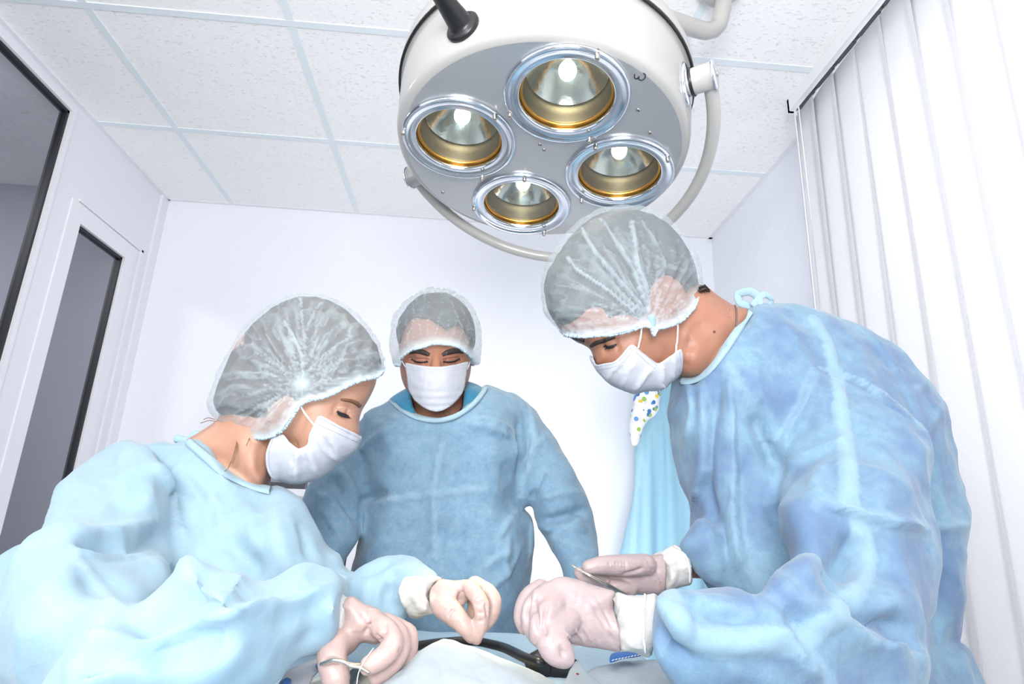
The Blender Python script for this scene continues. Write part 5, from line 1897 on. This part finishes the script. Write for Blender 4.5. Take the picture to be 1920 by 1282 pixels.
# right figure, far hand holding the tweezers
gD = glove(H3([(1350, 185), (1250, 182), (1100, 182), (980, 188), (900, 215), (870, 330), (880, 400), (940, 440), (970, 480), (1000, 515), (1200, 527), (1345, 505)]), 0.875, 0.020, 40,
           [H3([(1180, 270, 0.86, 0.0150), (1020, 272, 0.850, 0.0145), (900, 270, 0.845, 0.0135), (790, 272, 0.842, 0.0118), (700, 288, 0.842, 0.0098)]),
            H3([(980, 420, 0.885, 0.0110), (860, 400, 0.875, 0.0105), (740, 385, 0.862, 0.0102), (650, 355, 0.858, 0.0095), (620, 335, 0.858, 0.008)]),
            H3([(1000, 480, 0.88, 0.0100), (900, 470, 0.872, 0.0095), (700, 420, 0.868, 0.009)]),
            H3([(1050, 470, 0.865, 0.0110), (980, 460, 0.860, 0.0100), (915, 448, 0.858, 0.0090)]),
            H3([(1040, 500, 0.885, 0.010), (900, 500, 0.89, 0.009), (800, 480, 0.89, 0.008)])],
           [(11, 0)], ro, M_GLOVE,
           wr=[cr(H3([(870+k*28, 225), (882+k*26, 290), (890+k*22, 345)]), -0.0010, 0.0013) for k in range(6)]+[cr(H3([(1250, 220), (1290, 350), (1330, 480)])), cr(H3([(1180, 200), (1240, 300), (1300, 460)])), cr(H3([(980, 350), (1080, 330), (1180, 290)]), -0.002, 0.003)])
cuff(H3([(1240, 185), (1330, 150), (1420, 98), (1500, 125), (1550, 190), (1575, 290), (1580, 432), (1480, 462), (1345, 508), (1330, 350)]), 0.885, 0.030, 45, [(2, 6)], gD,
     [(H3([(1250, 190), (1330, 330), (1370, 480)]), 0.003, 0.003, 'r'), (H3([(1330, 160), (1400, 300), (1420, 460)]), 0.003, 0.003, 'r'), (H3([(1420, 120), (1470, 260), (1480, 440)]), -0.003, 0.004, 'g')],
     rim=H3([(1428, 108), (1500, 150), (1540, 230), (1560, 330), (1558, 420)]))

# ------------------------------------------------------------------ instruments
tw = thing('tweezers', 'slim steel tweezers held between thumb and finger of the stooping right figure', 'tweezers', tuple(W(1160, 1105, 0.85)))
for off in (0, 1):
    a = [H3([(556, 268+off*7, 0.842)]), H3([(700, 345+off*12, 0.832)]), H3([(860, 432+off*14, 0.835)]), H3([(1010, 512+off*6, 0.85)])]
    mesh_from('blade', *tube([tuple(W(*p[0]))+(r_,) for p, r_ in zip(a, (0.0010, 0.0017, 0.0024, 0.0022))], 0, 0.004, 10, 0.6), M_STEEL, tw)
nh = thing('needle_holder', 'thin steel needle holder gripped in the near glove of the left figure', 'needle holder', tuple(W(650, 1245, 0.6)))
mesh_from('shank', *tube([tuple(W(*p)) for p in H2([(330, 1085, 0.598)])+H2([(400, 1058, 0.594), (450, 1044, 0.592), (520, 1052, 0.592), (610, 1085, 0.592), (712, 1092, 0.594)])], 0.0016, 0.003, 10), M_STEEL, nh)
mesh_from('jaw', *tube([tuple(W(*p)) for p in H2([(520, 1044, 0.593), (620, 1102, 0.590), (720, 1120, 0.590), (800, 1168, 0.590)])], 0.0014, 0.003, 10), M_STEEL, nh)
su = mesh_from('suture_thread', *tube([tuple(W(*p)) for p in [(668, 1290, 0.585), (672, 1262, 0.588), (682, 1240, 0.59), (700, 1215, 0.60)]], 0.0004, 0.003, 6), M_ELASTIC)
tag(su, 'fine white suture thread trailing down from the steel needle holder', 'thread')

# ------------------------------------------------------------------ operating table and drapes
TZ = 1.068
ot = thing('operating_table', 'padded operating table under the blue drapes', 'table', (-0.01, 0.65, 0))
mesh_from('table_top', *box2((-0.25, 0.26, 0.96), (0.24, 1.06, 1.052)), mat('black_table_pad', (0.03, 0.03, 0.035), 0.5), ot, smooth=False)
V, F = lathe([(0.0005, 0.0), (0.26, 0.0), (0.26, 0.05), (0.12, 0.09), (0.09, 0.12), (0.09, 0.96), (0.0005, 0.96)], 40)
mesh_from('pedestal', V+np.array([-0.01, 0.62, 0]), F, M_FRAME, ot)


def drape(name, x0, x1, y0, y1, z, over, mat_, n=110, amp=0.006, seed=1, bump=None, rot=0.0, c=(0, 0)):
    """cloth lying over an edge on all sides"""
    xs = np.linspace(x0-over, x1+over, n)
    ys = np.linspace(y0-over, y1+over, n)
    X, Yy = np.meshgrid(xs, ys)
    ox = np.maximum(x0-X, 0)+np.maximum(X-x1, 0)
    oy = np.maximum(y0-Yy, 0)+np.maximum(Yy-y1, 0)
    drop = np.hypot(ox, oy)
    CX, CY = np.clip(X, x0, x1), np.clip(Yy, y0, y1)
    sx = np.where(X < x0, -1, np.where(X > x1, 1, 0))
    sy_ = np.where(Yy < y0, -1, np.where(Yy > y1, 1, 0))
    fl = 0.012*np.sin((CX+CY)*34+seed)*np.clip(drop*6, 0, 1)+0.02*np.clip(drop*4, 0, 1)
    PX, PY = CX+sx*fl, CY+sy_*fl
    Z = z-drop
    P = np.stack([PX, PY, Z], -1).reshape(-1, 3)
    w = np.clip(1-drop.ravel()*8, 0, 1)
    P[:, 2] += w*(amp*(crumple(P, 9, seed)+0.5)+amp*0.4*crumple(P, 30, seed+3))
    if bump is not None:
        P[:, 2] += bump(P)*w
    F = []
    for j in range(n-1):
        for i in range(n-1):
            a = j*n+i
            F.append((a, a+1, a+n+1, a+n))
    o = mesh_from(name, P, F, mat_)
    o.data.attributes.new('seam', 'FLOAT', 'POINT')
    s = o.modifiers.new('t', 'SOLIDIFY')
    s.thickness = 0.001
    s.offset = 1
    return o


M_DRAPE = cloth_mat('blue_drape_nonwoven', (0.34, 0.52, 0.66), (0.52, 0.70, 0.80), trans=0.1)
M_SHEER = cloth_mat('sheer_white_sheet', (0.44, 0.53, 0.60), (0.58, 0.66, 0.71), alpha=0.82, trans=0.2, mottle=0.35, crease=0.1)
M_CREAM = cloth_mat('cream_gauze', (0.56, 0.56, 0.50), (0.68, 0.68, 0.63), trans=0.1, mottle=0.4)
dr_ = drape('surgical_drape', -0.27, 0.26, 0.24, 1.08, TZ, 0.42, M_DRAPE, 150, 0.010, 3)
tag(dr_, 'large light blue surgical drape covering the whole operating table', 'drape')


def dome(name, c, rx, ry, z0, h, mat_, seed, amp, label, cat, power=2.2, lean=0.0, leanx=0.0, n=90, squareness=2.0):
    V, F = [], []
    m = 40
    for i in range(m+1):
        t = i/m
        for j in range(n):
            a = 2*math.pi*j/n
            ca, sa = math.cos(a), math.sin(a)
            k = (abs(ca)**squareness+abs(sa)**squareness)**(-1/squareness)
            k *= 1+0.05*math.sin(3*a+seed)+0.03*math.sin(7*a+seed*2)
            V.append((c[0]+rx*k*ca*t+leanx*(1-t), c[1]+ry*k*sa*t+lean*(1-t), z0+h*(1-t**power)))
        if i:
            o = (i-1)*n
            F += [(o+j, o+(j+1) % n, o+n+(j+1) % n, o+n+j) for j in range(n)]
    V = np.array(V)
    V[:, 2] += amp*(crumple(V, 14, seed)+0.3*crumple(V, 45, seed+1)+0.35)
    o = mesh_from(name, V, F, mat_)
    o.data.attributes.new('seam', 'FLOAT', 'POINT')
    s = o.modifiers.new('t', 'SOLIDIFY')
    s.thickness = 0.0012
    s.offset = 1
    tag(o, label, cat)
    return o


dome('gauze_pad', (-0.025, 0.70), 0.130, 0.175, TZ+0.006, 0.013, M_CREAM, 4, 0.006, 'cream gauze dressing spread inside the black ring', 'gauze', 3.0)
# black retaining ring lying round the dressing
C_ = []
for p in [(640, 1300), (658, 1272), (690, 1243), (725, 1226), (770, 1213), (820, 1205), (870, 1201), (905, 1204), (945, 1214), (985, 1233), (1010, 1241)]:
    q = on_plane(p[0], p[1], 2, TZ+0.027)
    C_.append(q)
C_ = [tuple(q) for q in C_]
cx_ = np.mean([q[0] for q in C_])
back = [(0.115, 0.66, TZ+0.018), (0.10, 0.55, TZ+0.016), (0.02, 0.50, TZ+0.016), (-0.08, 0.50, TZ+0.016)]
ring = thing('retaining_ring', 'black rubber ring curving round the dressing, below the pinching fingers', 'ring', (0, 0.7, TZ))
mesh_from('rim', *tube(C_, 0.0068, 0.006, 12, 0.8), M_BLACK, ring)
mesh_from('metal_joint', *tube([tuple(on_plane(974, 1226, 2, TZ+0.026)), tuple(on_plane(994, 1238, 2, TZ+0.026))], 0.0052, 0.004, 14), M_CHROME, ring)
q = [on_plane(x, y, 2, TZ+0.024) for x, y in [(990, 1240), (1012, 1241), (1030, 1240), (1052, 1243), (1078, 1249)]]
mesh_from('rubber_flap', *tube([tuple(a)+(r_,) for a, r_ in zip(q, (0.004, 0.008, 0.010, 0.009, 0.004))], 0, 0.004, 14, 1.9), M_BLACK, ring)
dome('cover_sheet', (0.022, 0.585), 0.112, 0.17, TZ+0.016, 0.044, M_SHEER, 9, 0.008, 'sheer whitish sheet tented over the middle of the drapes under the fingers', 'sheet', 1.3, 0.09, -0.035, squareness=2.8)


def flat_piece(name, poly, z, th, mat_, label, cat, tilt=0.0, seed=2, amp=0.003):
    P = catmull(np.array(poly, float), 4, True)
    v, F = fill2d(P, 5)
    V = np.array([on_plane(a[0], a[1], 2, z) for a in v])
    V[:, 2] += amp*(crumple(V, 22, seed)+0.4)+tilt*(V[:, 1]-V[:, 1].min())
    o = mesh_from(name, V, F, mat_)
    o.data.attributes.new('seam', 'FLOAT', 'POINT')
    s = o.modifiers.new('t', 'SOLIDIFY')
    s.thickness = th
    s.offset = 1
    if label:
        tag(o, label, cat)
    return o


flat_piece('drape_flap', [(1066, 1262), (1076, 1246), (1084, 1238), (1092, 1250), (1100, 1262), (1140, 1300), (1060, 1300)], TZ+0.030, 0.0012, M_SHEER, 'small pale corner flap with a red speck beside the black rubber', 'drape flap')
p0 = on_plane(1083, 1263, 2, TZ+0.0345)
mk_ = mesh_from('blood_speck', *ball(tuple(p0), (0.0016, 0.0030, 0.0008), nu=10, nv=6), mat('blood_red', (0.25, 0.01, 0.02), 0.4))
tag(mk_, 'tiny dark red blood speck on the pale corner flap', 'blood speck')
flat_piece('side_sheet', [(1100, 1262), (1140, 1246), (1200, 1238), (1260, 1240), (1330, 1262), (1360, 1310), (1120, 1310)], TZ+0.020, 0.0012, M_SHEER, 'pale sheet lying at the table edge below the right figure\'s near cuff', 'sheet')
tp = flat_piece('tape_strip', [(1144, 1240), (1144, 1230), (1150, 1224), (1172, 1222), (1206, 1225), (1190, 1230), (1165, 1234)], TZ+0.032, 0.0015, mat('royal_blue_tape', (0.02, 0.14, 0.50), 0.5), 'royal blue tape with white dashes under the right near cuff', 'tape', amp=0.001)
for k in range(9):
    p0 = on_plane(1148+k*6, 1238-k*1.2, 2, TZ+0.0345)
    p1 = on_plane(1151+k*6, 1236.5-k*1.2, 2, TZ+0.0345)
    mesh_from('dash', *tube([tuple(p0), tuple(p1)], 0.0006, 0.002, 6), M_ELASTIC, tp)
flat_piece('folded_drape', [(524, 1282), (536, 1262), (560, 1248), (590, 1238), (600, 1240), (604, 1250), (588, 1268), (570, 1300), (520, 1300)], TZ+0.030, 0.0015, M_MASK, 'white folded drape edge under the left figure\'s near sleeve', 'drape')
for pts, lab in (([(597, 1236), (604, 1240), (600, 1252), (592, 1248)], 'blue tape tab at the upper end of the white folded drape'),
                 ([(524, 1282), (536, 1270), (546, 1274), (538, 1290)], 'blue tape tab at the lower corner of the white folded drape')):
    flat_piece('tape_tab', pts, TZ+0.0345, 0.0012, tp.data.materials[0], lab, 'tape', amp=0.0)

# ------------------------------------------------------------------ things on the far wall
hg = thing('hanging_gown', 'pale blue disposable gown hanging on the far wall behind the stooping figure', 'gown', tuple(W(1245, 700, 2.68)))
gp_ = [(1205, 690), (1245, 672), (1300, 680), (1335, 760), (1350, 1000), (1360, 1300), (1150, 1300), (1160, 1100), (1166, 1030), (1178, 940), (1186, 880), (1196, 820), (1204, 760)]
me = union([inflate(gp_, 2.62, 0.07, 70, 6, 1.0, 0.5, [(5, 6)])], 0.012, 2, 'gown_body')
displace(me, lambda V: 0.012*np.sin(V[:, 0]*62+0.8*np.sin(V[:, 2]*4)))
folds(me, [([(1206, 790), (1196, 900), (1188, 1000), (1184, 1150)], 0.012, 0.012, 'r', 0.4), ([(1222, 740), (1215, 900), (1205, 1100)], 0.014, 0.016, 'r', 0.2), ([(1238, 740), (1240, 900), (1236, 1100)], -0.02, 0.02, 'g'),
           ([(1270, 740), (1275, 900), (1280, 1050)], 0.012, 0.02, 'r')])
finish(me, 'gown_body', cloth_mat('sky_blue_nonwoven', (0.30, 0.60, 0.78), (0.52, 0.78, 0.88), trans=0.25), hg)
p = W(1245, 684, 2.7)
mesh_from('wall_hook', *tube([(p[0], YB, p[2]+0.02), (p[0], YB-0.05, p[2]+0.02), (p[0], YB-0.07, p[2]+0.05)], 0.006, 0.01, 10), M_CHROME, hg)
M_PRINT = mat('printed_cotton', (0.8, 0.8, 0.82), 0.8)
nt_ = M_PRINT.node_tree
tc = N_(M_PRINT, 'ShaderNodeTexCoord')
vo = N_(M_PRINT, 'ShaderNodeTexVoronoi')
vo.inputs['Scale'].default_value = 42
L_(M_PRINT, tc.outputs['Object'], vo.inputs['Vector'])
rp = N_(M_PRINT, 'ShaderNodeValToRGB')
rp.color_ramp.interpolation = 'CONSTANT'
e = rp.color_ramp.elements
e[0].color = (0.05, 0.16, 0.45, 1)
e[1].position = 0.25
e[1].color = (0.30, 0.50, 0.08, 1)
x1_ = e.new(0.45)
x1_.color = (0.75, 0.72, 0.72, 1)
x1_ = e.new(0.7)
x1_.color = (0.80, 0.55, 0.06, 1)
x1_ = e.new(0.8)
x1_.color = (0.12, 0.30, 0.60, 1)
sep = N_(M_PRINT, 'ShaderNodeSeparateColor')
L_(M_PRINT, vo.outputs['Color'], sep.inputs[0])
L_(M_PRINT, sep.outputs[0], rp.inputs[0])
gt = N_(M_PRINT, 'ShaderNodeMath', operation='LESS_THAN')
L_(M_PRINT, vo.outputs['Distance'], gt.inputs[0])
gt.inputs[1].default_value = 0.42
L_(M_PRINT, mixcol(M_PRINT, gt.outputs[0], (0.80, 0.81, 0.84), rp.outputs[0]), nt_.nodes['Principled BSDF'].inputs['Base Color'])
me = union([inflate([(1196, 715), (1222, 705), (1240, 715), (1236, 770), (1214, 790), (1204, 812), (1197, 832), (1186, 838), (1180, 815), (1181, 780), (1187, 750)], 2.5, 0.03, 16, 4)], 0.008, 2, 'printed_cloth')
displace(me, lambda V: 0.008*crumple(V, 20, 5))
pc = finish(me, 'printed_garment', M_PRINT, None)
tag(pc, 'small printed garment with blue, green and yellow pattern beside the hanging gown', 'garment')

mo_ = thing('wall_monitor', 'dark-framed monitor on the far wall between the left and middle figures', 'monitor', (-0.84, 2.72, 1.3))
mesh_from('bezel', *join([box2((-1.02, 2.66, 1.335), (-0.66, 2.70, 1.357)), box2((-1.02, 2.66, 1.357), (-1.0, 2.70, 1.58)), box2((-0.68, 2.66, 1.357), (-0.66, 2.70, 1.58)), box2((-1.02, 2.66, 1.58), (-0.66, 2.70, 1.60))]), mat('charcoal_plastic', (0.05, 0.055, 0.07), 0.4), mo_, smooth=False)
mesh_from('screen', *box2((-1.0, 2.672, 1.357), (-0.68, 2.69, 1.58)), mat('lavender_reflection_screen', (0.30, 0.30, 0.38), 0.15), mo_, smooth=False)  # lavender reflection put into the screen's base colour
mesh_from('white_lower_edge', *box2((-1.02, 2.655, 1.305), (-0.66, 2.7, 1.333)), M_FRAME, mo_, smooth=False)
mesh_from('wall_bracket', *box2((-0.90, 2.70, 1.38), (-0.78, YB, 1.5)), M_FRAME, mo_, smooth=False)
